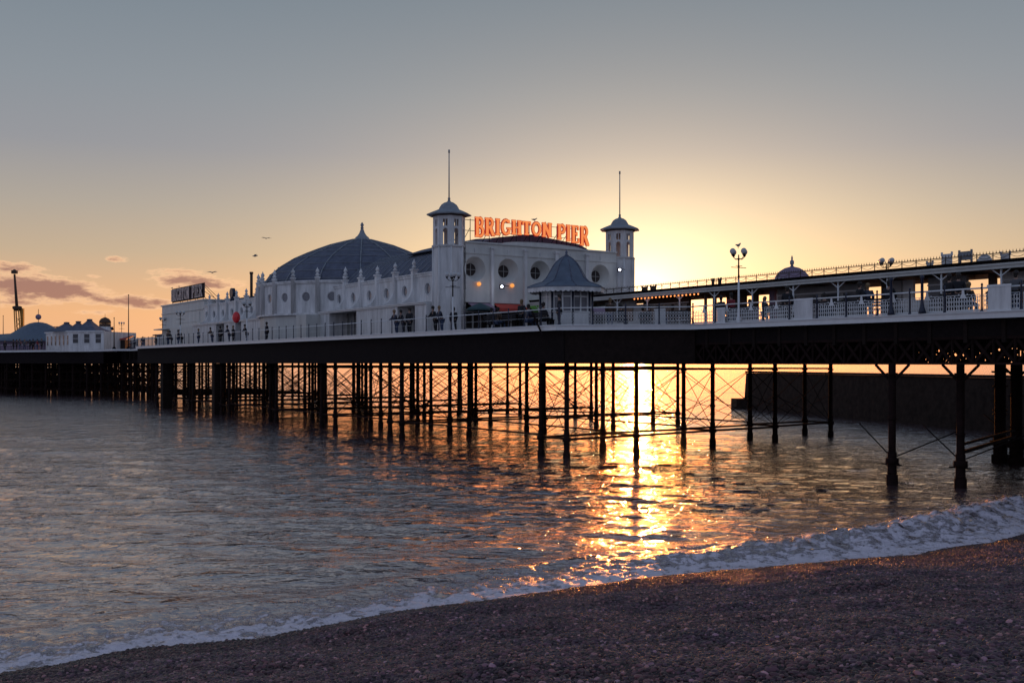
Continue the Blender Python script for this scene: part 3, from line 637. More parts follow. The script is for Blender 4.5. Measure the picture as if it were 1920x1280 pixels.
    for e_ in ed[1:-1]: pl.box(TF-.22, TF+.0, e_-.13, e_+.13, DECK, 14.6); pl.box(TF-.3, TF, e_-.18, e_+.18, 14.6, 14.75)
    for c in cen: pl.box(TF-.06, TF-.001, c-.04, c+.04, 14.28, 14.6)
    pl.build('pilasters', M['white'], fac)
    rf = MB(P); cs = [(4.6,15.3),(6.2,15.85),(8.1,16.35),(10.1,16.55),(12.1,16.35),(14,15.85),(15.6,15.3)]
    rf.slab(cs, lambda o,z,d: (d,o,z), TF+7.5, TF+14); rf.build('vaulted_roof', M['slate'], root)
    sf = MB(P)
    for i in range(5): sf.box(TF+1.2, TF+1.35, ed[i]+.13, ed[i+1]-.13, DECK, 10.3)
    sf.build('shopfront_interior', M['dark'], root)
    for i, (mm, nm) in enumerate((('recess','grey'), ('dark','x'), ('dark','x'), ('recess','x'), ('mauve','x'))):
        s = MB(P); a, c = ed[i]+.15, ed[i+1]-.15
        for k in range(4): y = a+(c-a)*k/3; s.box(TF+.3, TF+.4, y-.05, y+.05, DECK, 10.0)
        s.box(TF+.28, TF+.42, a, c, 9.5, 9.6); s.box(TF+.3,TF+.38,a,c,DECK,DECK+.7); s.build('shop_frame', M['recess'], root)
    for i, mm in ((0,'mauve'), (1,'red'), (2,'green'), (4,'mauve')):
        a, c = ed[i]+.2, ed[i+1]-.2; s = MB(P)
        s.slab([(TF-.02,10.25),(TF-.9,9.85),(TF-.9,9.6),(TF-.86,9.6),(TF-.86,9.82),(TF-.02,10.2)], lambda t,z,d: (t,d,z), a, c); s.build('awning', M[mm], root)
    for i in (0, 1):
        s = MB(P); s.ball((TF-.22, cen[i]+.25, 11.75), .17, 12, 8); s.build('amber_lamp', M['lamp_o'], fac)
    # towers
    def tower(o):
        T_ = TF+.9; r = 1.27; z0, zs, za, z2, ze = DECK, 14.75, 16.05, 16.75, 17.15
        w = MB(P); w.lathe((T_,o,0), [(r,z0),(r,zs)], 8, False, R(22.5), cap=True)
        for k in range(8):
            a = R(22.5+45*k); w.tube((T_+r*math.cos(a), o+r*math.sin(a), z0), (T_+r*math.cos(a), o+r*math.sin(a), zs+.02), .09, 6)
        ri = r*math.cos(R(22.5))
        for k in range(8):
            a = R(45*k); ux, uy = math.cos(a), math.sin(a); vx, vy = -uy, ux; hw = r*math.sin(R(22.5))
            def g(s_, z, d): return (T_+ux*(ri-d)+vx*s_, o+uy*(ri-d)+vy*s_, z)
            for sg in (-1, 1): w.slab([(sg*hw*1.03,zs),(sg*.19,zs),(sg*.19,ze),(sg*hw*1.03,ze)], g, 0, .12)
            top = [(-.19,za+.16),(-.19,za-.2)]+[(-.19*math.cos(q), za-.2+.2*math.sin(q)) for q in [math.pi*j/8 for j in range(1,8)]]+[(.19,za-.2),(.19,za+.16)]
            w.slab(top, g, .01, .11); w.slab([(-.03,za+.16),(.03,za+.16),(.03,z2),(-.03,z2)], g, .02, .08); w.slab([(-.19,z2),(.19,z2),(.19,ze),(-.19,ze)], g, .01, .11)
        w.lathe((T_,o,0), [(r+.1,zs-.16),(r+.14,zs-.04),(r+.02,zs)], 8, False, R(22.5), cap=False)
        w.tube((T_,o,zs), (T_,o,ze), .07, 8)
        tw = w.build('tower', M['white'], root)
        q = MB(P); q.lathe((T_,o,ze), [(1.35,-.12),(1.42,0),(1.3,.02)], 8, False, R(22.5)); q.build('bracketed_eave', M['brownc'], tw)
        q = MB(P); q.lathe((T_,o,ze), [(1.78,-.02),(1.80,.06),(1.35,.26),(1.0,.40),(.82,.48),(.76,.62),(.62,.84),(.4,1.0),(.16,1.08),(.1,1.2),(.05,1.28)], 8, False, R(22.5)); q.build('bell_roof', M['lead'], tw)
        q = MB(P); q.tube((T_,o,ze+1.1), (T_,o,22.1), .055, 8, .04); q.tube((T_,o,22.1), (T_,o,22.35), .07, 8); q.tube((T_,o,ze+1.25),(T_,o,ze+1.4),.1,8); q.build('flagpole', M['lead'], tw)
    tower(F0+.1); tower(F0+17.4)
    return TF
TF = pavilion()

# ---------------------------------------------------------------- signs
LT = {  # strokes in a unit-high box: l = line, a = arc
 'B': (.74, [('l',.2,0,.2,1),('l',.05,.97,.4,.97),('l',.05,.03,.4,.03),('l',.2,.53,.4,.53),('a',.4,.75,.2,.22,90,-90),('a',.4,.28,.25,.25,90,-90)]),
 'R': (.80, [('l',.2,0,.2,1),('l',.05,.97,.42,.97),('l',.04,.03,.36,.03),('l',.2,.5,.42,.5),('a',.42,.735,.2,.235,90,-90),('l',.42,.5,.68,.03),('l',.6,.03,.8,.03)]),
 'I': (.40, [('l',.2,0,.2,1),('l',.04,.97,.36,.97),('l',.04,.03,.36,.03)]),
 'G': (.84, [('a',.42,.5,.30,.47,50,335),('l',.70,.05,.70,.42),('l',.5,.42,.84,.42),('l',.66,.8,.66,.98)]),
 'H': (.82, [('l',.18,0,.18,1),('l',.64,0,.64,1),('l',.2,.5,.62,.5),('l',.03,.97,.33,.97),('l',.03,.03,.33,.03),('l',.49,.97,.79,.97),('l',.49,.03,.79,.03)]),
 'T': (.74, [('l',.37,0,.37,1),('l',.04,.95,.7,.95),('l',.06,.95,.06,.74),('l',.68,.95,.68,.74),('l',.2,.03,.54,.03)]),
 'O': (.84, [('a',.42,.5,.31,.46,0,360)]),
 'N': (.84, [('l',.17,0,.17,1),('l',.67,0,.67,1),('l',.17,1,.67,0),('l',.02,.97,.24,.97),('l',.03,.03,.31,.03),('l',.54,.97,.82,.97)]),
 'P': (.72, [('l',.2,0,.2,1),('l',.05,.97,.4,.97),('l',.04,.03,.36,.03),('l',.2,.45,.4,.45),('a',.4,.71,.23,.26,90,-90)]),
 'E': (.70, [('l',.2,0,.2,1),('l',.05,.97,.6,.97),('l',.05,.03,.64,.03),('l',.2,.52,.48,.52),('l',.6,.97,.6,.76),('l',.64,.03,.64,.26),('l',.48,.62,.48,.42)])}
def ribbon(mb, g, ch, x0, w, z0, h, thick, d0, d1):
    W0, st = LT[ch]; sx = w/W0; k = 0
    for s in st:
        k += 1; e = .003*k
        if s[0] == 'l': pts = [(s[1],s[2]),(s[3],s[4])]
        else:
            n = 14 if abs(s[6]-s[5]) > 200 else 8
            pts = [(s[1]+s[3]*math.cos(R(s[5]+(s[6]-s[5])*i/n)), s[2]+s[4]*math.sin(R(s[5]+(s[6]-s[5])*i/n))) for i in range(n+1)]
        vert = s[0] == 'l' and s[1] == s[3] and abs(s[4]-s[2]) > .8
        tk = thick*(1.35 if (vert or (s[0] == 'l' and s[1] != s[3] and abs(s[4]-s[2]) > .3)) else (.62 if s[0] == 'l' else 1.0))
        Q = [Vector((x0+p[0]*sx, z0+p[1]*h)) for p in pts]; L_, R_ = [], []
        for i, p in enumerate(Q):
            d = (Q[min(i+1, len(Q)-1)]-Q[max(i-1, 0)]).normalized(); nn = Vector((-d.y, d.x))*tk/2; ex = Vector((0,0))
            if s[0] == 'l': ex = d*(-.03 if i == 0 else .03)*min(1, thick*5)
            L_.append(p+nn+ex); R_.append(p-nn+ex)
        for i in range(len(Q)-1):
            mb.slab([tuple(L_[i]),tuple(L_[i+1]),tuple(R_[i+1]),tuple(R_[i])], g, d0-e, d1-e)
def sign(word_spans, g, zb, zt, faceM, rimM, label, loc, frame_fn, th=.16, rim=.11):
    root = thing('lettered_sign', loc, label, 'sign')
    for word, a0, a1 in word_spans:
        tot = sum(LT[c][0] for c in word)+.06*(len(word)-1); k = (a1-a0)/tot; x = a0
        for c in word:
            w = LT[c][0]*k; m = x+w/2; z0 = zb(m); h = zt-z0
            r_ = MB(P); ribbon(r_, g, c, x, w, z0, h, th+rim, .03, .12); L_ = r_.build('letter', rimM, root)
            f = MB(P); ribbon(f, g, c, x, w, z0, h, th, -.02, .02); f.build('letter_face', faceM, L_)
            x += w+.06*k
    fr = MB(P); frame_fn(fr); fr.build('support_frame', M['iron'], root); return root
def fr1(b):
    t = TF-.1+.55
    for o in (2.6,3.4,5.2,6.5,7.8,9.1,10.4,11.9,12.9,13.9,15.0): b.tube((t+.2,o,14.9), (t+.2,o,17.0), .03, 5); b.tube((t+.2,o,16.3), (t+1.6,o,15.1), .025, 5)
    b.tube((t+.2,2.5,16.9),(t+.2,15.1,16.9),.025,5); b.tube((t+.2,2.5,16.05),(t+.2,15.1,16.05),.025,5)
sign([('BRIGHTON', 3.75, 11.3), ('PIER', 11.85, 15.2)], lambda a,z,d: (TF+.5+d, a, z), lambda m: 15.45+.62*(1-((m-9.3)/5.9)**2), 17.15, M['letter'], M['letter_edge'],
     'glowing orange BRIGHTON PIER letters arched above the facade between the towers', P(TF+.5, 9.5, 15.1), fr1, .17, .13)
def fr2(b):
    for t in (114.5,118,121.5,125,128.8): b.tube((t,2.7,13.7), (t,2.7,16.0), .04, 5); b.tube((t,2.7,15.8), (t,4.6,13.75), .035, 5)
    for z in (14.2,16.0): b.tube((114,2.7,z),(129,2.7,z),.05,5)
    b.tube((114.2,2.7,15.9),(108.5,2.7,13.9),.035,5); b.tube((114.2,2.7,15.0),(110,2.7,13.9),.035,5)
sign([('BRIGHTON', -129, -120.2), ('PIER', -119, -114.3)], lambda a,z,d: (-a, 2.5+d, z), lambda m: 14.3, 15.9, M['letter2'], M['letter2e'],
     'dim unlit BRIGHTON PIER sign on the seaward end roof at far left', P(121, 2.6, 13.7), fr2, .19, .07)
bb = MB(P); bb.box(114,129.2,2.72,2.78,14.1,16.1)
o_ = bb.build('letter_backing', M['letter2e'], [o for o in bpy.data.objects if o.name == 'lettered_sign.001'][0])

# ---------------------------------------------------------------- railings
def post_mb(b, t, o, h=1.12, r=.035, z=DECK):
    b.lathe((t,o,z), [(.085,0),(.085,.1),(.05,.16),(r,.3),(r,h-.12),(.055,h-.08),(.03,h),(.055,h+.06),(.02,h+.12)], 8)
def railing_lattice(t0, n, o, label):
    step = 1.74; root = thing('railing', P(t0, o, DECK), label, 'railing')
    for i in range(n+1):
        t = t0-step*i; b = MB(P); post_mb(b, t, o, 1.14, .04); b.build('post', M['navy'], root)
    tr = MB(P); tr.tube((t0,o,DECK+1.05), (t0-step*n,o,DECK+1.05), .035, 6); tr.tube((t0,o,DECK+.12), (t0-step*n,o,DECK+.12), .022, 5); tr.build('top_rail', M['trim'], root)
    for i in range(n):
        a = t0-step*i; b = MB(P); x0, x1 = a-.08, a-step+.08; mid = (x0+x1)/2
        f = lambda u: x0+(x1-x0)*u
        b.bar((x0,o,DECK+.14), (x1,o,DECK+.14), .03, .05); b.bar((x0,o,DECK+.80), (x1,o,DECK+.80), .02, .02)
        m = 13
        for j in range(m+1):
            b.tube((f(j/m),o,DECK+.14), (f(j/m),o,DECK+.72+.08*math.cos(j/m*2*math.pi)), .008, 4)
        for j in range(m):           # cast scrolls
            for q in range(3):
                zc = DECK+.25+.19*q; c = f((j+.5)/m)
                pts = [(c+.062*math.cos(w), zc+.095*math.sin(w)) for w in [2*math.pi*s/6 for s in range(7)]]
                for p0, p1 in zip(pts[:-1], pts[1:]): b.bar((p0[0],o+.004*(j%2),p0[1]), (p1[0],o+.004*(j%2),p1[1]), .014, .017)
        b.slab([(mid-.16,DECK+.66),(mid+.16,DECK+.66),(mid+.06,DECK+.86),(mid+.04,DECK+1.03),(mid-.04,DECK+1.03),(mid-.06,DECK+.86)], lambda t,z,d: (t,o+d,z), -.012, .012)
        for j in range(9):
            u = j/8; zz = DECK+.74+.17*math.exp(-((u-.5)/.16)**2)
            b.ball((f(u),o,zz), .028, 6, 4)
        b.build('lattice_panel', M['trim'], root)
    return root
railing_lattice(17.7, 17, .1, 'white cast lattice railing with dark posts along the near edge right of the kiosk')
def railing_wire(p0, p1, label, step=1.72, first=0):
    root = thing('railing', P(p0[0], p0[1], DECK), label, 'railing'); d = Vector(p1)-Vector(p0); L = d.length; n = max(1, round(L/step))
    for i in range(n+1):
        q = Vector(p0)+d*(i/n); b = MB(P); post_mb(b, q.x, q.y, 1.12, .036); b.build('post', M['navy'], root)
    b = MB(P); b.tube((*p0,DECK+1.02), (*p1,DECK+1.02), .03, 6)
    for z in (.12,.55): b.tube((*p0,DECK+z), (*p1,DECK+z), .007, 4)
    b.build('top_rail', M['trim'], root); return root
def railing_panels(p0, p1, label, step=1.7):
    root = thing('railing', P(p0[0], p0[1], DECK), label, 'railing'); d = Vector(p1)-Vector(p0); L = d.length; n = max(1, round(L/step))
    for i in range(n+1):
        q = Vector(p0)+d*(i/n); b = MB(P); post_mb(b, q.x, q.y, 1.12, .04); b.build('post', M['navy'], root)
    for i in range(n):
        a = Vector(p0)+d*(i/n); c = Vector(p0)+d*((i+1)/n); b = MB(P); m = 12
        for j in range(m+1):
            e = a+(c-a)*(j/m); b.tube((e.x,e.y,DECK+.14), (e.x,e.y,DECK+.75), .010, 4)
        for j in range(m):
            e = a+(c-a)*(j/m); h = a+(c-a)*((j+1)/m)
            for q in range(3): b.tube((e.x,e.y,DECK+.16+.2*q), (h.x,h.y,DECK+.36+.2*q), .009, 4); b.tube((h.x,h.y,DECK+.16+.2*q), (e.x,e.y,DECK+.36+.2*q), .009, 4)
        b.build('lattice_panel', M['trim'], root)
    b = MB(P); b.tube((*p0,DECK+1.04), (*p1,DECK+1.04), .032, 6); b.tube((*p0,DECK+.77), (*p1,DECK+.77), .014, 4); b.tube((*p0,DECK+.13), (*p1,DECK+.13), .02, 4); b.build('top_rail', M['trim'], root)
railing_panels((17.7,.1), (22.7,-5.35), 'short white lattice railing on the slanting edge below the octagonal kiosk')
railing_wire((22.8,-5.35), (116,-5.35), 'long slim wire railing with dark posts in front of the white pavilion')
railing_wire((126,-2.85), (143,-.1+.2), 'thin pale railing on the narrow deck seaward of the pavilion')
railing_wire((166,-8.2), (180,-13.8), 'railing on the pier head in front of the blue tent roof')
railing_wire((180,-13.8), (236,-15.7), 'railing on the outermost pier head at the left edge')
railing_wire((-20,20.3), (17.7,20.3), 'far side railing glimpsed behind the covered shelter')
def bars(p0, p1, label):
    root = thing('picket_fence', P(*p0, DECK), label, 'fence'); b = MB(P); d = Vector(p1)-Vector(p0); n = int(d.length/.45)
    for i in range(n+1): q = Vector(p0)+d*(i/n); b.box(q.x-.07, q.x+.07, q.y-.03, q.y+.03, DECK, DECK+1.7)
    b.build('pickets', M['white2'], root); c = MB(P); c.bar((*p0,DECK+1.5),(*p1,DECK+1.5),.1,.12); c.bar((*p0,DECK+.25),(*p1,DECK+.25),.1,.12); c.build('rails', M['trim'], root)
bars((117.6,.6), (143,.6), 'pale picket screen between the pavilion and the far peaked hut')

# gate posts and solid white boards on the near railing
for k, tt in enumerate((4.6, 3.0)):
    o = thing('gate_post', P(tt, -.02, DECK), ('tall dark gate post with flared foot, left one of two in the near railing', 'tall dark gate post with flared foot, right one of two in the near railing')[k], 'post', 'tall gate posts in the near railing')
    b = MB(P); b.lathe((tt,-.12,DECK+.1), [(.16,0),(.15,.12),(.09,.3),(.065,.5),(.06,1.5),(.09,1.54),(.09,1.62),(.03,1.66)], 10); b.build('shaft', M['navy'], o)
for x0, x1, hh, lab in ((1490,1524,1.0,'white solid board fixed to the near railing left of the red-lit gap'), (1853,1896,1.06,'large white solid board fixed to the near railing by the right edge'),
                    (1228,1248,.95,'white solid board on the railing below the start of the shelter'), (1345,1360,.8,'small white notice board on the railing left of the tall lamp post')):
    o = -.06; a, c = sorted((t_at(x0, o), t_at(x1, o))); r_ = thing('railing_board', P((a+c)/2, o, DECK), lab, 'board')
    b = MB(P); b.box(a, c, o-.03, o, DECK+.08, DECK+hh+.06); b.build('panel', M['white'], r_)
    b = MB(P); b.box(a-.03, c+.03, o-.055, o-.032, DECK+hh-.0, DECK+hh+.09); b.box(a-.03, c+.03, o-.055, o-.032, DECK+.07, DECK+.13); b.build('frame', M['trim'], r_)

# ---------------------------------------------------------------- covered shelter along the middle
def shelter():
    O0, O1 = 8.0, 13.0; T0, T1 = -44, 45.0; ZR = DECK+2.93
    root = thing('covered_shelter', P(15, 10.5, DECK), 'long low covered shelter with spiked cresting along the middle of the pier', 'shelter')
    b = MB(P); b.box(T0, T1, O0-.25, O1+.25, ZR-.13, ZR); b.box(T0, T1, O0-.33, O0-.25, ZR-.06, ZR+.04); b.build('flat_roof', M['iron'], root)
    b = MB(P); b.box(T0, T1, O0-.2, O0-.12, ZR-.40, ZR-.13); b.box(T0, T1, O1+.12, O1+.2, ZR-.40, ZR-.13); b.box(T0,T1,O0-.26,O0-.2,ZR-.24,ZR-.13); b.build('fascia', M['white2'], root)
    b = MB(P); t = T0+1
    while t < T1: b.box(t-.05, t+.05, O0-.1, O1+.1, ZR-.32, ZR-.14); t += 1.74*1.5
    b.build('rafters', M['recess'], root)
    t = 44.; k = 0
    while t > -8:
        c = MB(P); c.tube((t,O0,DECK), (t,O0,ZR-.3), .055, 8); c.tube((t,O0,DECK), (t,O0,DECK+.5), .09, 8); c.bar((t,O0,ZR-.75), (t+.55,O0,ZR-.36), .04, .05); c.bar((t,O0,ZR-.75), (t-.55,O0,ZR-.36), .04, .05)
        c.build('column', M['trim'], root); t -= 3.3
    cr = MB(P); t = 43.
    while t > -10:
        nxt = t-.87
        cr.box(t-.02, t+.02, O0-.2, O0-.17, ZR, ZR+.42)
        for j in range(5):
            u = t-.174*j; cr.add([(u-.035,O0-.185,ZR+.36),(u+.035,O0-.185,ZR+.36),(u,O0-.185,ZR+.52),(u,O0-.165,ZR+.36)], [(0,1,2),(1,3,2),(3,0,2)])
        q = [(t-.87*s/6, ZR+.27-.15*math.sin(math.pi*s/6)) for s in range(7)]
        for a, c in zip(q[:-1], q[1:]): cr.bar((a[0],O0-.185,a[1]), (c[0],O0-.185,c[1]), .015, .022)
        t = nxt
    cr.bar((43,O0-.185,ZR+.36), (-10,O0-.185,ZR+.36), .025, .04); cr.bar((43,O0-.185,ZR+.3), (-10,O0-.185,ZR+.3), .015, .02)
    cr.build('spiked_cresting', M['brownc'], root)
    bl = MB(P); t = t_at(1190, O0-.2)
    while t > t_at(1312, O0-.2): bl.ball((t,O0-.22,ZR-.5), .055, 7, 5); t -= .38
    bl.build('bulb_string', M['bulb'], root)
    # boards and lamps standing on the roof
    for x0, x1, h, nm, mm in ((1765,1784,.62,'roof_board','white'), (1797,1822,.62,'roof_frame','lead'), (1832,1858,.30,'roof_pediment','white'), (1876,1893,.38,'roof_board','white'),
                          (1737,1748,.26,'roof_box','white2'), (1203,1213,.35,'roof_box','brownc'), (1219,1229,.35,'roof_box','brownc'), (1334,1338,.4,'roof_box','brownc'), (1346,1351,.4,'roof_box','brownc')):
        o = O0+.3; a, c = sorted((t_at(x0,o), t_at(x1,o))); q = MB(P)
        if nm == 'roof_frame':
            q.box(a, c, o, o+.06, ZR+.22, ZR+h); q.box(a, a+.06, o-.03, o+.09, ZR, ZR+h+.12); q.box(c-.06, c, o-.03, o+.09, ZR, ZR+h+.12); q.box(a,c,o-.02,o+.08,ZR+h,ZR+h+.04)
        elif nm == 'roof_pediment':
            q.box(a, c, o, o+.1, ZR, ZR+.22); m = (a+c)/2; q.slab([(m-(c-a)*.42,ZR+.22)]+[(m-(c-a)*.42*math.cos(w), ZR+.22+.2*math.sin(w)) for w in [math.pi*j/8 for j in range(1,8)]]+[(m+(c-a)*.42,ZR+.22)], lambda t,z,d: (t,o+d,z), .01, .09)
        else:
            q.box(a, c, o, o+.08, ZR, ZR+h); q.box(a-.02, a+.03, o-.02, o+.1, ZR+h-.1, ZR+h+.1); q.box(c-.03, c+.02, o-.02, o+.1, ZR+h-.1, ZR+h+.1)
        q.build(nm, M[mm], root)
    # wind screens and shop units under the roof
    n = 0
    def unit(x0, x1, o0, o1, mm, h=2.35, win=True):
        a, c = sorted((t_at(x0,o0), t_at(x1,o0))); q = MB(P); q.box(a, c, o0, o1, DECK, DECK+h)
        u = q.build('shop_unit', M[mm], root)
        if win:
            m = max(1, int((c-a)/1.5)); s = (c-a)/m
            for i in range(m):
                w = MB(P); w.box(a+s*i+.15, a+s*(i+1)-.15, o0-.05, o0-.005, DECK+1.0, DECK+2.0); w.build('window', M['glass'], u)
            w = MB(P); w.box(a, c, o0-.08, o0-.002, DECK+.86, DECK+.94); w.box(a, c, o0-.08, o0-.002, DECK+2.06, DECK+2.14); w.build('sill', M['trim'], u)
    for x0, x1, mm in ((1135,1190,'white2'), (1190,1206,'white'), (1206,1292,'brownc'), (1320,1322,'recess'), (1336,1340,'brownc'), (1442,1452,'mauve'), (1458,1622,'recess'), (1652,1664,'brownc'),
                       (1740,1812,'recess'), (1662,1690,'recess'), (1853,1866,'brownc'), (1878,1990,'white2')):
        unit(x0, x1, O0+1.6, O0+1.8, mm, 2.5 if mm != 'white' else 2.2, x1-x0 > 30)
    unit(1345,1415,O0+1.6,O0+1.8,'recess', 1.0, False); unit(1690,1740,O0+1.6,O0+1.8,'white2', 1.35, False)
    unit(1362,1397,O0+1.7,O0+1.9,'brownc', 2.5, False); unit(1410,1419,O0+1.7,O0+1.9,'brownc',2.5,False)
    unit(1690,1712,O0+1.7,O0+1.9,'white2',2.5,False)
    return ZR
ZR = shelter()
def dome_kiosk():
    o, x = 15.5, 1485; t = t_at(x, o); root = thing('domed_kiosk', P(t, o, DECK), 'kiosk behind the shelter roof whose small ribbed dome and finial rise above the cresting', 'kiosk')
    b = MB(P); b.lathe((t,o,DECK), [(1.35,0),(1.35,2.9)], 8, False, R(22.5)); b.build('wall', M['white2'], root)
    b = MB(P); b.lathe((t,o,DECK+2.9), [(1.6,0),(1.6,.1),(1.3,.3),(1.24,.65),(1.1,1.0),(.85,1.3),(.5,1.52),(.12,1.62)], 20); d = b.build('dome', M['mauve'], root)
    b = MB(P)
    for k in range(24): a = 2*math.pi*k/24; b.ball((t+1.27*math.cos(a),o+1.27*math.sin(a),DECK+3.62), .07, 6, 4)
    b.build('bead_band', M['trim'], d)
    b = MB(P); b.lathe((t,o,DECK+4.5), [(.14,0),(.08,.12),(.14,.22),(.14,.4),(.05,.5),(.07,.6),(.02,.78)], 8); b.build('finial', M['lead'], d)
dome_kiosk()
def oct_kiosk():
    o = -2.4; t = t_at(1062, o)-.0; root = thing('octagonal_kiosk', P(t, o, DECK), 'octagonal white kiosk with blue-grey bell roof and scalloped valance in front of the facade', 'kiosk')
    r = 1.62
    b = MB(P); b.lathe((t,o,DECK), [(r,0),(r,.95),(r+.06,.95),(r+.06,1.02),(r-.02,1.02)], 8, False, R(22.5)); b.build('dado', M['white'], root)
    for k in range(8):
        a = R(22.5+45*k); c = MB(P); c.tube((t+r*math.cos(a),o+r*math.sin(a),DECK), (t+r*math.cos(a),o+r*math.sin(a),DECK+2.35), .065, 8); c.build('column', M['navy'], root)
    ri = (r-.05)*math.cos(R(22.5))
    for k in range(8):
        a = R(45*k); ux, uy = math.cos(a), math.sin(a); g = lambda s_, z, d: (t+ux*(ri-d)-uy*s_, o+uy*(ri-d)+ux*s_, z); hw = r*math.sin(R(22.5))
        w = MB(P); w.slab([(-hw+.1,DECK+1.02),(hw-.1,DECK+1.02),(hw-.1,DECK+2.3),(-hw+.1,DECK+2.3)], g, .06, .1); q = w.build('window', M['glassg' if k % 3 else 'white2'], root)
        f = MB(P)
        for s_ in (-hw+.1, 0, hw-.1): f.slab([(s_-.04,DECK+1.02),(s_+.04,DECK+1.02),(s_+.04,DECK+2.3),(s_-.04,DECK+2.3)], g, .0, .055)
        f.slab([(-hw,DECK+1.85),(hw,DECK+1.85),(hw,DECK+1.92),(-hw,DECK+1.92)], g, .005, .05); f.build('frame', M['trim'], q)
    ze = DECK+2.42; re = 2.42
    b = MB(P); b.lathe((t,o,ze), [(re,0),(re,.05),(1.95,.24),(1.5,.38),(1.25,.62),(1.05,.95),(.86,1.3),(.62,1.62),(.34,1.86),(.1,1.98)], 8, False, R(22.5)); rf = b.build('bell_roof', M['slate2'], root)
    b = MB(P)
    for k in range(8):
        a = R(22.5+45*k); pr = [(re,.05),(1.95,.24),(1.5,.38),(1.25,.62),(1.05,.95),(.86,1.3),(.62,1.62),(.34,1.86),(.1,1.98)]
        for (r0,z0),(r1,z1) in zip(pr[:-1], pr[1:]): b.tube((t+r0*math.cos(a),o+r0*math.sin(a),ze+z0), (t+r1*math.cos(a),o+r1*math.sin(a),ze+z1), .035, 5)
    b.build('hip_rolls', M['slate'], rf)
    b = MB(P); b.lathe((t,o,ze+1.95), [(.1,0),(.14,.06),(.06,.14),(.08,.24),(.015,.42)], 8); b.build('finial', M['slate'], rf)
    v = MB(P)
    for k in range(8):
        a = R(45*k); ux, uy = math.cos(a), math.sin(a); rr = (re-.04)*math.cos(R(22.5)); hw = (re-.04)*math.sin(R(22.5)); g = lambda s_, z, d: (t+ux*(rr-d)-uy*s_, o+uy*(rr-d)+ux*s_, z)
        m = 6; pts = [(-hw,ze),(-hw,ze-.22)]
        for j in range(m):
            x0 = -hw+2*hw*j/m; x1 = x0+2*hw/m
            for w in range(1, 6): pts.append((x0+(x1-x0)*w/6, ze-.22-.07*math.sin(math.pi*w/6)))
            pts.append((x1, ze-.22))
        pts.append((hw,ze)); v.slab(pts, g, 0, .03)
    v.build('valance', M['white'], rf)
    b = MB(P); b.lathe((t,o,ze), [(re-.12,-.04),(re-.12,-.01)], 8, False, R(22.5)); b.build('soffit', M['recess'], rf)
oct_kiosk()

# ---------------------------------------------------------------- lamp posts
def lamp_post(loc, label, rz=0, h=4.05):
    root = thing('lamp_post', loc, label, 'lamp post', 'ornate multi-globe lamp posts on the pier', rz)
    z0 = Vector(loc); f = lambda x, y, z: Vector((x, y, z))+z0
    k = h/4.05
    b = MB(f); b.lathe((0,0,0), [(.13,0),(.13,.25),(.08,.4),(.055,.7),(.05,2.3*k)], 10); b.build('shaft', M['trim'], root)
    b = MB(f); b.lathe((0,0,0), [(.045,2.3*k),(.04,2.9*k),(.07,2.95*k),(.04,3.0*k),(.035,3.3*k),(.06,3.35*k),(.035,3.42*k),(.03,3.6*k)], 10)
    b.tube((-.5,0,2.93*k),(.5,0,2.93*k),.018,6); b.tube((-.2,0,3.02*k),(.24,0,3.02*k),.015,6)
    for an in (0, 90, 180, 270):
        c, s = math.cos(R(an)), math.sin(R(an)); pts = [(.03*c,.03*s,3.38*k)]
        for q in range(1, 8): u = q/7; pts.append(((.03+.37*u)*c, (.03+.37*u)*s, 3.42*k-.10*math.sin(math.pi*u)+.1*u))
        for p0, p1 in zip(pts[:-1], pts[1:]): b.tube(p0, p1, .02, 5)
        b.lathe((.4*c,.4*s,3.5*k), [(.03,0),(.07,.06),(.085,.12)], 8)
    b.build('bracket_arms', M['iron'], root)
    for an in (0, 90, 180, 270):
        g = MB(f); g.ball((.4*math.cos(R(an)),.4*math.sin(R(an)),3.62*k+.14), .155, 12, 9, 1, 1, 1.05); g.build('globe', M['globe'], root)
    return root
L0 = P(t_at(1385,.0), .0, DECK)
lamp_post(L0, 'lamp post with a gull on its globes, tallest one over the near railing', .5)
lamp_post(P(t_at(849,-5.2), -5.2, DECK), 'lamp post with dark arms standing in front of the left tower', .3)
lamp_post(P(t_at(463,-5.2), -5.2, DECK), 'lamp post in front of the far wing left of the dome', .8)
lamp_post(P(t_at(1662,15), 15, DECK), 'lamp post whose globes alone show above the shelter cresting', .6, 4.6)
lamp_post(P(t_at(228,6), 6, DECK), 'tall lamp post seaward of the pavilion near the flagpole', .4, 5.6)
lamp_post(P(t_at(305,1.0), 1.0, DECK), 'small lamp post at the seaward corner of the pavilion', .9, 4.6)
lamp_post(P(t_at(338,-5.2), -5.2, DECK), 'lamp post before the plain block under the dim far sign', .2)
# floodlights with their own light
for (loc, lab) in ((P(TF-1.2, F, Z) , l) for F, Z, l in ((F0_, z_, l_) for F0_, z_, l_ in ((1.5+3.72, 11.55, 'bright white floodlight on the facade between the two amber lamps'), (1.5+15.7, 13.45, 'bright white floodlight high beside the right tower')))):
    r_ = thing('floodlight', loc, lab, 'floodlight'); f = lambda x,y,z,loc=loc: Vector((x,y,z))+loc
    b = MB(f); b.ball((0,0,0), .10, 12, 8); b.build('lens', M['lamp_w'], r_)
    b = MB(f); b.box(-.2,.2,.14,.2,-.18,.18); b.bar((.0,.17,.1),(.55,.95,.1),.05,.05); b.build('bracket', M['iron'], r_)
    ld = bpy.data.lights.new('floodlight_glow','POINT'); ld.energy = 6; ld.color = (.8,.85,1); ld.shadow_soft_size = .12
    lo = bpy.data.objects.new('floodlight_glow', ld); COL.objects.link(lo); lo.parent = r_; lo.location = (-.1,-.3,0)

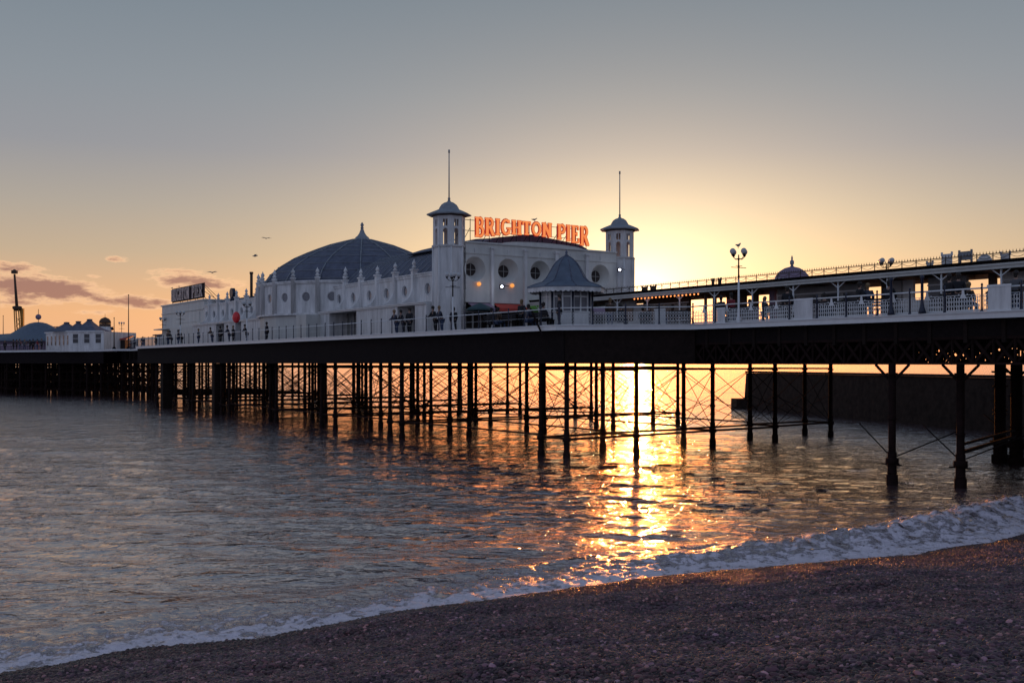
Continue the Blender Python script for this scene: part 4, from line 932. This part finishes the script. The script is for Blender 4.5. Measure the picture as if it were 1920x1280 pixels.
# ---------------------------------------------------------------- benches
def bench():
    root = thing('bench', (0,0,0), 'x', 'bench', 'dark slatted benches with their backs to the near railing')
    b = MB()
    for k in range(4): b.box(-.78,.78,.12+.11*k,.21+.11*k,.43,.46)
    b.build('seat', M['timber'], root)
    b = MB()
    for k in range(3): b.box(-.78,.78,.05-.02*k,.08-.02*k,.55+.13*k,.65+.13*k)
    b.build('backrest', M['black'], root)
    for s in (-.7,.7): b = MB(); b.bar((s,.1,0),(s,.04,.95),.05,.05); b.bar((s,.5,0),(s,.5,.45),.05,.05); b.bar((s,.08,.42),(s,.52,.42),.05,.04); b.build('leg', M['iron'], root)
    return root
bp_ = bench(); fb = True
def place(o, t, off, rz, label, z=DECK):
    o.location = P(t, off, z); o.rotation_euler = (0,0,rz); o['label'] = label
ORD = ['first','second','third','fourth','fifth','sixth','seventh','eighth','ninth','tenth','eleventh','twelfth','thirteenth','fourteenth']
bx = [1270,1365,1400,1455,1556,1610,1655,1790,1880]
for i, x in enumerate(bx):
    o = bp_ if i == 0 else copy_tree(bp_); place(o, t_at(x,.45), .45, AX+math.pi, ORD[i]+' dark bench from the left behind the near lattice railing')
    o.rotation_euler = (0,0,AX-math.pi)
bx2 = [918,953,1012]
for i, x in enumerate(bx2):
    o = copy_tree(bp_); place(o, t_at(x,-4.9), -4.9, AX-math.pi, ORD[i]+' dark bench from the left along the terrace railing before the facade'); o['group'] = 'dark benches on the terrace before the facade'
tb = thing('market_umbrella', P(t_at(900,-1.2), -1.2, DECK), 'low dark green canvas umbrella stall beside the left tower foot', 'umbrella')
b = MB(P); tt = t_at(900,-1.2); b.tube((tt,-1.2,DECK),(tt,-1.2,DECK+2.1),.03,6); b.build('pole', M['iron'], tb)
b = MB(P); b.lathe((tt,-1.2,DECK+1.75), [(1.0,-.12),(1.0,0),(.5,.25),(.05,.42)], 8, False); b.build('canopy', M['teal'], tb)

# ---------------------------------------------------------------- people
def skin(verts, edges, mats, name, parent, sub=1):
    me = bpy.data.meshes.new(name); names = list(verts); idx = {k: i for i, k in enumerate(names)}
    me.from_pydata([verts[k][:3] for k in names], [(idx[a], idx[b]) for a, b in edges], [])
    o = bpy.data.objects.new('tmp', me); COL.objects.link(o); o.modifiers.new('s','SKIN')
    for k in names:
        r = verts[k][3]; rx = r if isinstance(r, tuple) else (r, r); me.skin_vertices[0].data[idx[k]].radius = rx
    me.skin_vertices[0].data[0].use_root = True
    s = o.modifiers.new('b','SUBSURF'); s.levels = sub; s.render_levels = sub
    dg = bpy.context.evaluated_depsgraph_get(); m2 = bpy.data.meshes.new_from_object(o.evaluated_get(dg)); bpy.data.objects.remove(o)
    m2.name = name; m2.materials.clear(); m2.materials.append(mats)
    for p in m2.polygons: p.use_smooth = True
    q = bpy.data.objects.new(name, m2); COL.objects.link(q); q.parent = parent; return q
def person_proto(pose, jm, tm, hm):
    root = thing('person', (0,0,0), 'x', 'person')
    if pose == 'sit':
        hip = .52; V = dict(pelvis=(0,0,hip,.13), waist=(0,.0,hip+.2,.12), chest=(0,.02,hip+.42,.15), neck=(0,.03,hip+.6,.055), head=(0,.05,hip+.70,.075), crown=(0,.05,hip+.83,.085),
          hl=(-.1,0,hip-.02,.09), kl=(-.13,.42,hip+.0,.07), al=(-.13,.46,.08,.045), fl=(-.14,.62,.05,.04), hr=(.1,0,hip-.02,.09), kr=(.13,.42,hip,.07), ar=(.13,.44,.08,.045), fr=(.14,.6,.05,.04),
          sl=(-.19,.02,hip+.5,.06), el=(-.24,.08,hip+.26,.045), wl=(-.12,.3,hip+.14,.032), gl=(-.08,.38,hip+.12,.035), sr=(.19,.02,hip+.5,.06), er=(.24,.08,hip+.26,.045), wr=(.12,.3,hip+.14,.032), gr=(.08,.38,hip+.12,.035))
    else:
        lean = {'stand': 0, 'lean': .22, 'walk': .04}[pose]; st = .22 if pose == 'walk' else .05; hip = .9
        ah = (.42 if pose == 'lean' else .12, 1.08 if pose == 'lean' else .82)
        V = dict(pelvis=(0,0,hip,.13), waist=(0,lean*.4,hip+.2,.12), chest=(0,lean*.8,hip+.42,.155), neck=(0,lean,hip+.6,.055), head=(0,lean+.02,hip+.70,.075), crown=(0,lean+.02,hip+.83,.085),
          hl=(-.1,0,hip-.06,.095), kl=(-.11,st*.6,.48,.065), al=(-.11,st*.6-.02,.09,.045), fl=(-.12,st*.6+.13,.05,.04), hr=(.1,0,hip-.06,.095), kr=(.11,-st*.4+.05,.48,.065), ar=(.11,-st,.09,.045), fr=(.12,-st+.14,.05,.04),
          sl=(-.2,lean*.9,hip+.5,.06), el=(-.26,lean*.9+ah[0]*.3,hip+.24,.046), wl=(-.2,lean*.5+ah[0],ah[1],.033), gl=(-.17,lean*.5+ah[0]+.06,ah[1]-.06,.036),
          sr=(.2,lean*.9,hip+.5,.06), er=(.26,lean*.9+ah[0]*.3,hip+.24,.046), wr=(.2,lean*.5+ah[0],ah[1],.033), gr=(.17,lean*.5+ah[0]+.06,ah[1]-.06,.036))
    E = [('pelvis','waist'),('waist','chest'),('chest','neck'),('neck','head'),('head','crown'),('pelvis','hl'),('hl','kl'),('kl','al'),('al','fl'),('pelvis','hr'),('hr','kr'),('kr','ar'),('ar','fr'),
         ('chest','sl'),('sl','el'),('el','wl'),('wl','gl'),('chest','sr'),('sr','er'),('er','wr'),('wr','gr')]
    skin(V, E, M['skin'], 'body', root)
    gr = lambda k, d: (*V[k][:3], V[k][3]+d)
    J = {k: gr(k, .035) for k in ('pelvis','waist','chest','sl','el','wl','sr','er','wr')}; J['neck2'] = (*[(V['chest'][i]*.35+V['neck'][i]*.65) for i in range(3)], .085)
    skin(J, [('pelvis','waist'),('waist','chest'),('chest','neck2'),('chest','sl'),('sl','el'),('el','wl'),('chest','sr'),('sr','er'),('er','wr')], jm, 'jacket', root)
    J = {k: gr(k, .02) for k in ('pelvis','hl','kl','al','hr','kr','ar')}; skin(J, [('pelvis','hl'),('hl','kl'),('kl','al'),('pelvis','hr'),('hr','kr'),('kr','ar')], tm, 'trousers', root)
    c = V['crown']; b = MB(); b.ball((0,c[1]-.02,c[2]-.0), .115, 12, 8, .95, 1.05, 1.1); b.ball((0,c[1]-.05,c[2]-.10), .09, 10, 6, 1, .7, 1.1); b.build('hair', hm, root)
    return root
PR = {}
def person(kind, cl, hair='hair'):
    key = (kind, cl, hair)
    if key not in PR:
        PR[key] = person_proto(kind, M[{'black':'black','navy':'navy','grey':'greyc','brown':'brownc','red':'redc'}[cl]], M['denim' if cl != 'black' else 'black'], M[hair]); return PR[key]
    return copy_tree(PR[key])
RZ = {'in': AX-math.pi, 'out': AX}   # facing away from / towards the sea on the camera side
PEOPLE = [  # x, off, pose, clothes, facing(deg added), label
 (744,-4.7,'lean','navy',180,'person in navy coat leaning, leftmost of the trio by the near wing recess'),
 (757,-4.6,'lean','black',170,'person in black leaning on the railing, middle of the trio by the near wing recess'),
 (768,-4.7,'stand','black',200,'person in black standing, rightmost of the trio by the near wing recess'),
 (817,-4.7,'lean','black',180,'dark coated person at the railing, left of the pair at the left tower foot'),
 (829,-4.7,'lean','navy',170,'dark coated person at the railing, right of the pair at the left tower foot'),
 (851,-4.0,'walk','black',80,'lone person in black walking past the left tower foot'),
 (921,-4.75,'sit','black',0,'dark seated person left of the red awning on the terrace'),
 (933,-4.75,'sit','brown',0,'brown coated seated person under the red awning'),
 (978,-4.2,'stand','black',20,'dark standing person between the red and green awnings'),
 (990,-4.75,'sit','navy',0,'navy coated seated person under the green awning'),
 (1018,-4.75,'sit','black',0,'dark seated person just left of the octagonal kiosk'),
 (1049,-4.75,'stand','black',150,'person in black standing at the railing in front of the octagonal kiosk'),
 (1144,-.7,'stand','brown',40,'brown coated person right of the octagonal kiosk'),
 (1163,-.5,'sit','black',0,'dark seated person below the right tower'),
 (1205,7.4,'stand','black',30,'dark person under the bulb string, left one'),
 (1216,7.2,'walk','black',-60,'dark person walking under the bulb string, right one'),
 (1246,7.0,'walk','brown',100,'brown coated person under the right end of the bulb string'),
 (1352,3.2,'stand','black',10,'dark person standing in the sunlit gap left of the tall lamp post'),
 (1372,2.6,'walk','red',90,'person in dark red coat beside the tall lamp post'),
 (1405,2.0,'sit','black',0,'dark seated person just right of the tall lamp post'),
 (1433,5.5,'walk','grey',-80,'grey clothed person walking between the bright gaps of the shelter'),
 (1476,1.4,'stand','black',20,'dark person standing left of the solid white railing board'),
 (1545,2.4,'sit','brown',0,'seated person in brown below the small roof dome'),
 (1612,1.2,'stand','black',-20,'large dark coated person left of the sunlit shelter column'),
 (1627,1.5,'stand','navy',30,'navy coated person at the edge of the sunlit shelter column'),
 (1664,2.2,'lean','black',20,'dark person leaning beside the left tall gate post'),
 (1780,1.2,'stand','black',0,'dark coated person, left of the pair left of the bright right-hand gap'),
 (1797,1.1,'stand','black',30,'dark coated person, right of the pair left of the bright right-hand gap'),
 (1815,2.0,'sit','brown',0,'seated person in brown nearest the bright right-hand gap'),
 (1905,2.4,'stand','grey',0,'grey clothed person behind the board by the right edge'),
 (500,-4.7,'stand','black',0,'lone dark person at the railing under the dome drum'),
 (463,-4.6,'lean','black',180,'dark person at the railing by the far wing lamp post'),
 (437,-4.5,'stand','black',0,'dark person holding the red balloon in front of the far wing'),
 (430,-4.6,'lean','navy',170,'navy coated person left of the balloon holder'),
 (413,-4.6,'stand','black',20,'dark person, right of the pair before the far wing middle'),
 (398,-4.6,'lean','brown',180,'brown coated person, left of the pair before the far wing middle'),
 (372,-4.6,'stand','grey',0,'grey person alone between the far wing and the seaward block'),
 (341,-4.6,'lean','black',180,'dark person, rightmost of four before the seaward block'),
 (334,-4.6,'stand','navy',0,'navy person, third of four before the seaward block'),
 (322,-4.6,'lean','black',170,'dark person, second of four before the seaward block'),
 (315,-4.6,'stand','brown',20,'brown person, leftmost of four before the seaward block'),
 (292,-1.2,'stand','black',0,'dark person on the narrow deck right of the flagpole'),
 (268,-.8,'walk','navy',90,'navy person walking on the narrow deck below the flagpole'),
 (252,-.6,'stand','black',0,'dark person on the narrow deck left of the flagpole'),
 (78,-9.6,'stand','black',0,'dark person, rightmost of the row before the blue tent roof'),
 (70,-10.2,'stand','red',0,'person in dark red coat before the blue tent roof'),
 (62,-10.6,'walk','black',90,'dark person, third from right in the row before the blue tent roof'),
 (56,-11,'stand','black',0,'dark person, fourth from right in the row before the blue tent roof'),
 (46,-11.6,'walk','grey',-90,'grey clothed person walking alone before the blue tent roof'),
 (37,-12,'stand','navy',0,'navy person left of the walker before the blue tent roof'),
 (31,-12.4,'stand','black',0,'dark person, second from left before the blue tent roof'),
 (25,-12.8,'stand','black',0,'dark person, leftmost before the blue tent roof'),
 (9,-13.2,'walk','black',70,'dark person walking at the left edge of the pier head'),
]
for i, (x, off, pose, cl, fa, lab) in enumerate(PEOPLE):
    o = person(pose, cl, 'hair' if i % 4 else 'hairb'); o.location = P(t_at(x, off), off, DECK)
    s = .94+.1*random.random(); o.scale = (s, s, s)
    o.rotation_euler = (0, 0, AX-math.pi+R(fa)); o['label'] = lab; o['group'] = 'people on the pier deck'
bl = thing('balloon', P(t_at(443,-4.9), -4.9, DECK+1.9), 'red balloon floating above the people before the far wing', 'balloon')
f = lambda x,y,z: Vector((x,y,z))+bl.location
b = MB(f); b.ball((0,0,.62), .46, 16, 12, .85, .85, 1.25); b.build('envelope', M['balloon'], bl); b = MB(f); b.tube((0,0,.08), (-.1,0,-.8), .008, 4); b.build('string', M['trim'], bl)

# ---------------------------------------------------------------- gulls
def gull(loc, flying, label, rz, grp):
    root = thing('gull', loc, label, 'gull', grp, rz); f = lambda x,y,z: Vector((x,y,z))+Vector(loc)
    b = MB(f); zb = 0 if flying else .16
    n = 10; prof = [(-.24,.01,0),(-.16,.035,0),(-.05,.065,0),(.06,.07,.01),(.14,.05,.03),(.19,.04,.05),(.23,.04,.055),(.26,.015,.05)]
    vs = [(x, r*math.cos(2*math.pi*k/n), zb+dz*(1 if flying else 2.2)+r*math.sin(2*math.pi*k/n)) for x, r, dz in prof for k in range(n)]
    b.add(vs, [(j*n+k, j*n+(k+1)%n, (j+1)*n+(k+1)%n, (j+1)*n+k) for j in range(len(prof)-1) for k in range(n)]+[list(range(n)), list(range((len(prof)-1)*n, len(prof)*n))], True)
    b.build('body', M['gull'], root)
    for s in (-1, 1):
        w = MB(f)
        if flying: P_ = [(.1,.05,.03),(.13,.3,.14),(.02,.62,.08),(-.1,.68,.06),(-.06,.32,.11),(-.1,.05,.03)]
        else: P_ = [(.1,.06,zb+.05),(.06,.08,zb+.02),(-.2,.05,zb+.0),(-.3,.02,zb+.03),(-.1,.06,zb+.07)]
        P_ = [(x, y*s, z) for x, y, z in P_]; m = len(P_); w.add(P_+[(x,y,z-.012) for x,y,z in P_], [list(range(m)), list(range(2*m-1,m-1,-1))]+[(i,(i+1)%m,m+(i+1)%m,m+i) for i in range(m)])
        w.build('wing', M['gull'], root)
    if not flying:
        w = MB(f); w.tube((0,.02,0),(0,.02,.12),.008,4); w.tube((0,-.02,0),(0,-.02,.12),.008,4); w.build('legs', M['yellow'], root)
def at(x, y, Y): return Vector(((x-960)/2000*Y, Y, EYE+(680-y)/2000*Y))
gull(at(478,480,95), True, 'gull gliding level above the seaward end of the dome', .3, 'gulls in flight')
gull(at(398,511,110), True, 'gull flying low above the far wing, lowest of the flying gulls', 1.2, 'gulls in flight')
gull(at(499,447,130), True, 'gull flying highest, left of the dome', 2.2, 'gulls in flight')
gull(L0+Vector((-.02,.0,3.92)), False, 'gull perched on top of the tall lamp post globes', .9, 'perched gulls')
gull(P(TF+.55, 9.55, 17.2), False, 'gull perched on the letter O of the glowing sign', .4, 'perched gulls')
gull(P(128.8,2.6,16.05), False, 'gull perched at the left end of the dim far sign', 1.4, 'perched gulls')
gull(P(125.3,2.6,16.05), False, 'gull perched further right on the dim far sign', 1.9, 'perched gulls')

# ---------------------------------------------------------------- pier head
def head():
    # peaked hut
    c = P(158, -1, DECK); A = at(195,0,171.5); K = at(131,0,173); Lf = at(86,0,180); A.z = K.z = Lf.z = DECK
    root = thing('peaked_hut', ((A+K)/2)-Vector((0,0,0)), 'white seaside hut with three grey peaked roofs at the far pier head', 'hut')
    back = Vector((2.0,9,0)); pts = [A, K, Lf, Lf+back, A+back]
    b = MB(); b.prism([(p.x,p.y) for p in pts], DECK-.25, DECK+3.0); b.build('wall', M['white'], root)
    def face(p, q, n, wf, z0, z1, nm):
        d = (q-p); nn = Vector((d.y,-d.x,0)).normalized()
        if nn.y > 0: nn = -nn
        for i in range(n):
            u0 = (i+.5-wf/2)/n; u1 = (i+.5+wf/2)/n; a = p+d*u0; e = p+d*u1; m = MB()
            m.add([tuple(a+nn*.03)[:2]+(z0,), tuple(e+nn*.03)[:2]+(z0,), tuple(e+nn*.03)[:2]+(z1,), tuple(a+nn*.03)[:2]+(z1,), tuple(a-nn*.02)[:2]+(z0,), tuple(e-nn*.02)[:2]+(z0,), tuple(e-nn*.02)[:2]+(z1,), tuple(a-nn*.02)[:2]+(z1,)],
                  [(0,1,2,3),(4,7,6,5),(0,4,5,1),(1,5,6,2),(2,6,7,3),(3,7,4,0)]); w = m.build('window', M['glass'], root)
            m = MB(); m.bar(tuple(a+nn*.06)[:2]+(z0-.06,), tuple(e+nn*.06)[:2]+(z0-.06,), .1, .1); m.bar(tuple(a+nn*.05)[:2]+((z0+z1)/2,), tuple(e+nn*.05)[:2]+((z0+z1)/2,), .04, .05); m.build('sill', M['trim'], w)
    face(K, A, 3, .45, DECK+1.15, DECK+2.6, 'w'); face(Lf, K, 6, .3, DECK+.85, DECK+2.4, 'w')
    b = MB(); b.bar(tuple(A)[:2]+(DECK+3.05,), tuple(K)[:2]+(DECK+3.05,), .5, .16); b.bar(tuple(K)[:2]+(DECK+3.06,), tuple(Lf)[:2]+(DECK+3.0,), .5, .16); b.build('eave', M['trim'], root)
    for cx, w, h in ((125,3.4,1.35), (147,2.6,1.5), (168,3.3,1.85)):
        q = at(cx,0,176.5); b = MB(); b.lathe((q.x,q.y,DECK+3.1), [(w*1.15,0),(w*.72,.28*h),(w*.42,.55*h),(w*.2,.85*h),(w*.12,h)], 4, False, R(38)); b.lathe((q.x,q.y,DECK+3.1+h), [(.45,0),(.5,.2),(.1,.25)], 6); b.build('peaked_roof', M['slate'], root)
    # tent-roofed hall
    q = at(72,0,198); q.z = DECK; root = thing('tent_hall', q, 'broad hall with blue-grey swept tent roof at the far pier head', 'hall')
    b = MB(); b.lathe((q.x,q.y,DECK), [(8.2,0),(8.2,2.2)], 12, False); b.box(q.x-24,q.x-2,q.y-4,q.y+8,DECK,DECK+1.8); b.build('wall', M['mauve'], root)
    b = MB(); b.lathe((q.x,q.y,DECK+2.1), [(8.9,-.3),(8.4,.05),(6.4,.55),(4.9,1.1),(3.6,1.9),(2.5,2.65),(1.5,3.15),(.7,3.35),(.2,3.4)], 24); r_ = b.build('tent_roof', M['slate2'], root)
    b = MB(); b.add([(q.x-26,q.y-5,DECK+1.6),(q.x+2,q.y-5,DECK+1.9),(q.x+2,q.y+9,DECK+1.9),(q.x-26,q.y+9,DECK+1.6),(q.x-10,q.y+2,DECK+3.2),(q.x-2,q.y+2,DECK+3.7)],
          [(0,1,5,4),(1,2,5),(2,3,4,5),(3,0,4),(0,3,2,1)]); b.build('side_roof', M['slate2'], root)
    b = MB(); b.tube((q.x,q.y,DECK+5.3),(q.x,q.y,DECK+7.9),.05,6); b.build('mast', M['iron'], r_)
    b = MB(); b.ball((q.x,q.y,DECK+6.45),.52,14,10); b.build('ball_ornament', M['mauve'], r_)
    # ride tower
    q = at(35,0,218); q.z = DECK; root = thing('ride_tower', q, 'tall slender yellow fairground ride tower at the far left', 'ride')
    zt = lambda y: EYE+(680-y)/2000*218
    b = MB()
    for sx in (-.55,.55):
        for sy in (-.5,.5): b.tube((q.x+.3+sx,q.y+sy,DECK),(q.x-.3+sx*.8,q.y+sy*.8,zt(580)),.13,6)
    for k in range(8):
        z = DECK+.9*k; b.tube((q.x-.3,q.y-.5,z),(q.x+.8,q.y-.5,z+.9),.06,4); b.tube((q.x+.8,q.y-.5,z),(q.x-.3,q.y-.5,z+.9),.06,4)
    b.build('lattice_base', M['yellow'], root)
    b = MB(); b.box(q.x+.35,q.x+.85,q.y+.1,q.y+.7,DECK,zt(578)); b.build('shaft', M['yellow'], root)
    b = MB(); b.lathe((q.x-.3,q.y,zt(580)), [(.5,-.3),(.95,.15),(.98,.55),(.6,.7)], 8, False); b.build('collar', M['brownc'], root)
    b = MB(); b.tube((q.x-.35,q.y,zt(578)),(q.x-.85,q.y,zt(514)),.33,8,.2); b.build('arm', M['brownc'], root)
    b = MB(); b.box(q.x-1.35,q.x-.35,q.y-.4,q.y+.4,zt(513),zt(507)); b.ball((q.x-.85,q.y,zt(509)),.45,8,6); b.build('cabin', M['brownc'], root)
    # helter skelter
    q = at(197,0,190); q.z = DECK; root = thing('helter_skelter', q, 'small striped helter skelter tower with domed cap', 'ride'); zt = lambda y: EYE+(680-y)/2000*190
    b = MB(); b.lathe((q.x,q.y,0), [(1.5,DECK),(1.2,zt(624)),(.95,zt(612))], 12); b.build('tower', M['white'], root)
    b = MB(); n = 40
    for k in range(n):
        a0, a1 = 2.2*2*math.pi*k/n, 2.2*2*math.pi*(k+1)/n; z0 = zt(614)+(DECK-zt(614))*k/n; z1 = zt(614)+(DECK-zt(614))*(k+1)/n; r0 = 1.25+.5*k/n
        b.bar((q.x+r0*math.cos(a0),q.y+r0*math.sin(a0),z0),(q.x+r0*math.cos(a1),q.y+r0*math.sin(a1),z1),.5,.28)
    b.build('slide', M['navy'], root)
    b = MB(); b.lathe((q.x,q.y,zt(612)), [(1.0,0),(1.0,.5)], 12, False); b.lathe((q.x,q.y,zt(606)), [(1.02,0),(.98,.4),(.7,.8),(.3,1.0),(.05,1.1)], 14); b.tube((q.x,q.y,zt(597)),(q.x,q.y,zt(588)),.03,4); b.build('cap', M['brownc'], root)
    # red booths and coaster track
    q = at(205,0,176); q.z = DECK; root = thing('red_booth', q, 'low red and dark stall right of the peaked hut', 'stall')
    b = MB(); b.box(q.x-1,q.x+2.6,q.y,q.y+3,DECK,DECK+1.7); b.build('wall', M['dark'], root); b = MB(); b.slab([(q.y-.3,DECK+1.9),(q.y+3,DECK+2.5),(q.y+3,DECK+2.35),(q.y-.3,DECK+1.75)], lambda y,z,d: (d,y,z), q.x-1.3, q.x+2.9); b.build('roof', M['redp'], root)
    q = at(250,0,172); root = thing('long_low_stall', Vector((q.x,q.y,DECK)), 'long low grey roofed arcade seaward of the pavilion', 'arcade')
    b = MB(P); b.box(131,150,6,14,DECK,DECK+2.3); b.build('wall', M['mauve'], root); b = MB(P); b.box(130.5,150.5,5.5,14.5,DECK+2.3,DECK+2.5); b.slab([(6,DECK+2.5),(10,DECK+3.2),(14,DECK+2.5)], lambda o,z,d:(d,o,z), 131,150); b.build('roof', M['slate'], root)
    q = at(104,0,205); root = thing('coaster_track', Vector((q.x,q.y,DECK)), 'thin orange coaster track behind the peaked hut', 'ride'); zz = EYE+(680-613)/2000*205
    b = MB()
    for z in (zz, zz-.9): b.tube((q.x-2.5,q.y,z),(q.x+3,q.y,z+.1),.08,5)
    b.build('rails', M['redp'], root); b = MB()
    for k in range(7): b.tube((q.x-2.4+.85*k,q.y,DECK),(q.x-2.4+.85*k,q.y,zz),.05,4)
    b.build('supports', M['yellow'], root)
    # flagpoles
    for x, y, Y, lab in ((241,553,165,'tall bare flagpole seaward of the pavilion'), (214,596,170,'short bare flagpole near the helter skelter'), (6,592,215,'bare flagpole at the far left edge')):
        q = at(x,0,Y); q.z = DECK; root = thing('flagpole', q, lab, 'flagpole', 'bare flagpoles at the pier head'); zt_ = EYE+(680-y)/2000*Y; f = lambda a,b_,c_,q=q: Vector((a,b_,c_))+q
        b = MB(f); b.tube((0,0,0),(0,0,zt_-DECK),.10,8,.05); b.build('pole', M['brownc'], root); b = MB(f); b.lathe((0,0,0),[(.35,0),(.3,.3),(.14,.5)],8); b.ball((0,0,zt_-DECK),.1,8,6); b.build('base', M['iron'], root)
head()
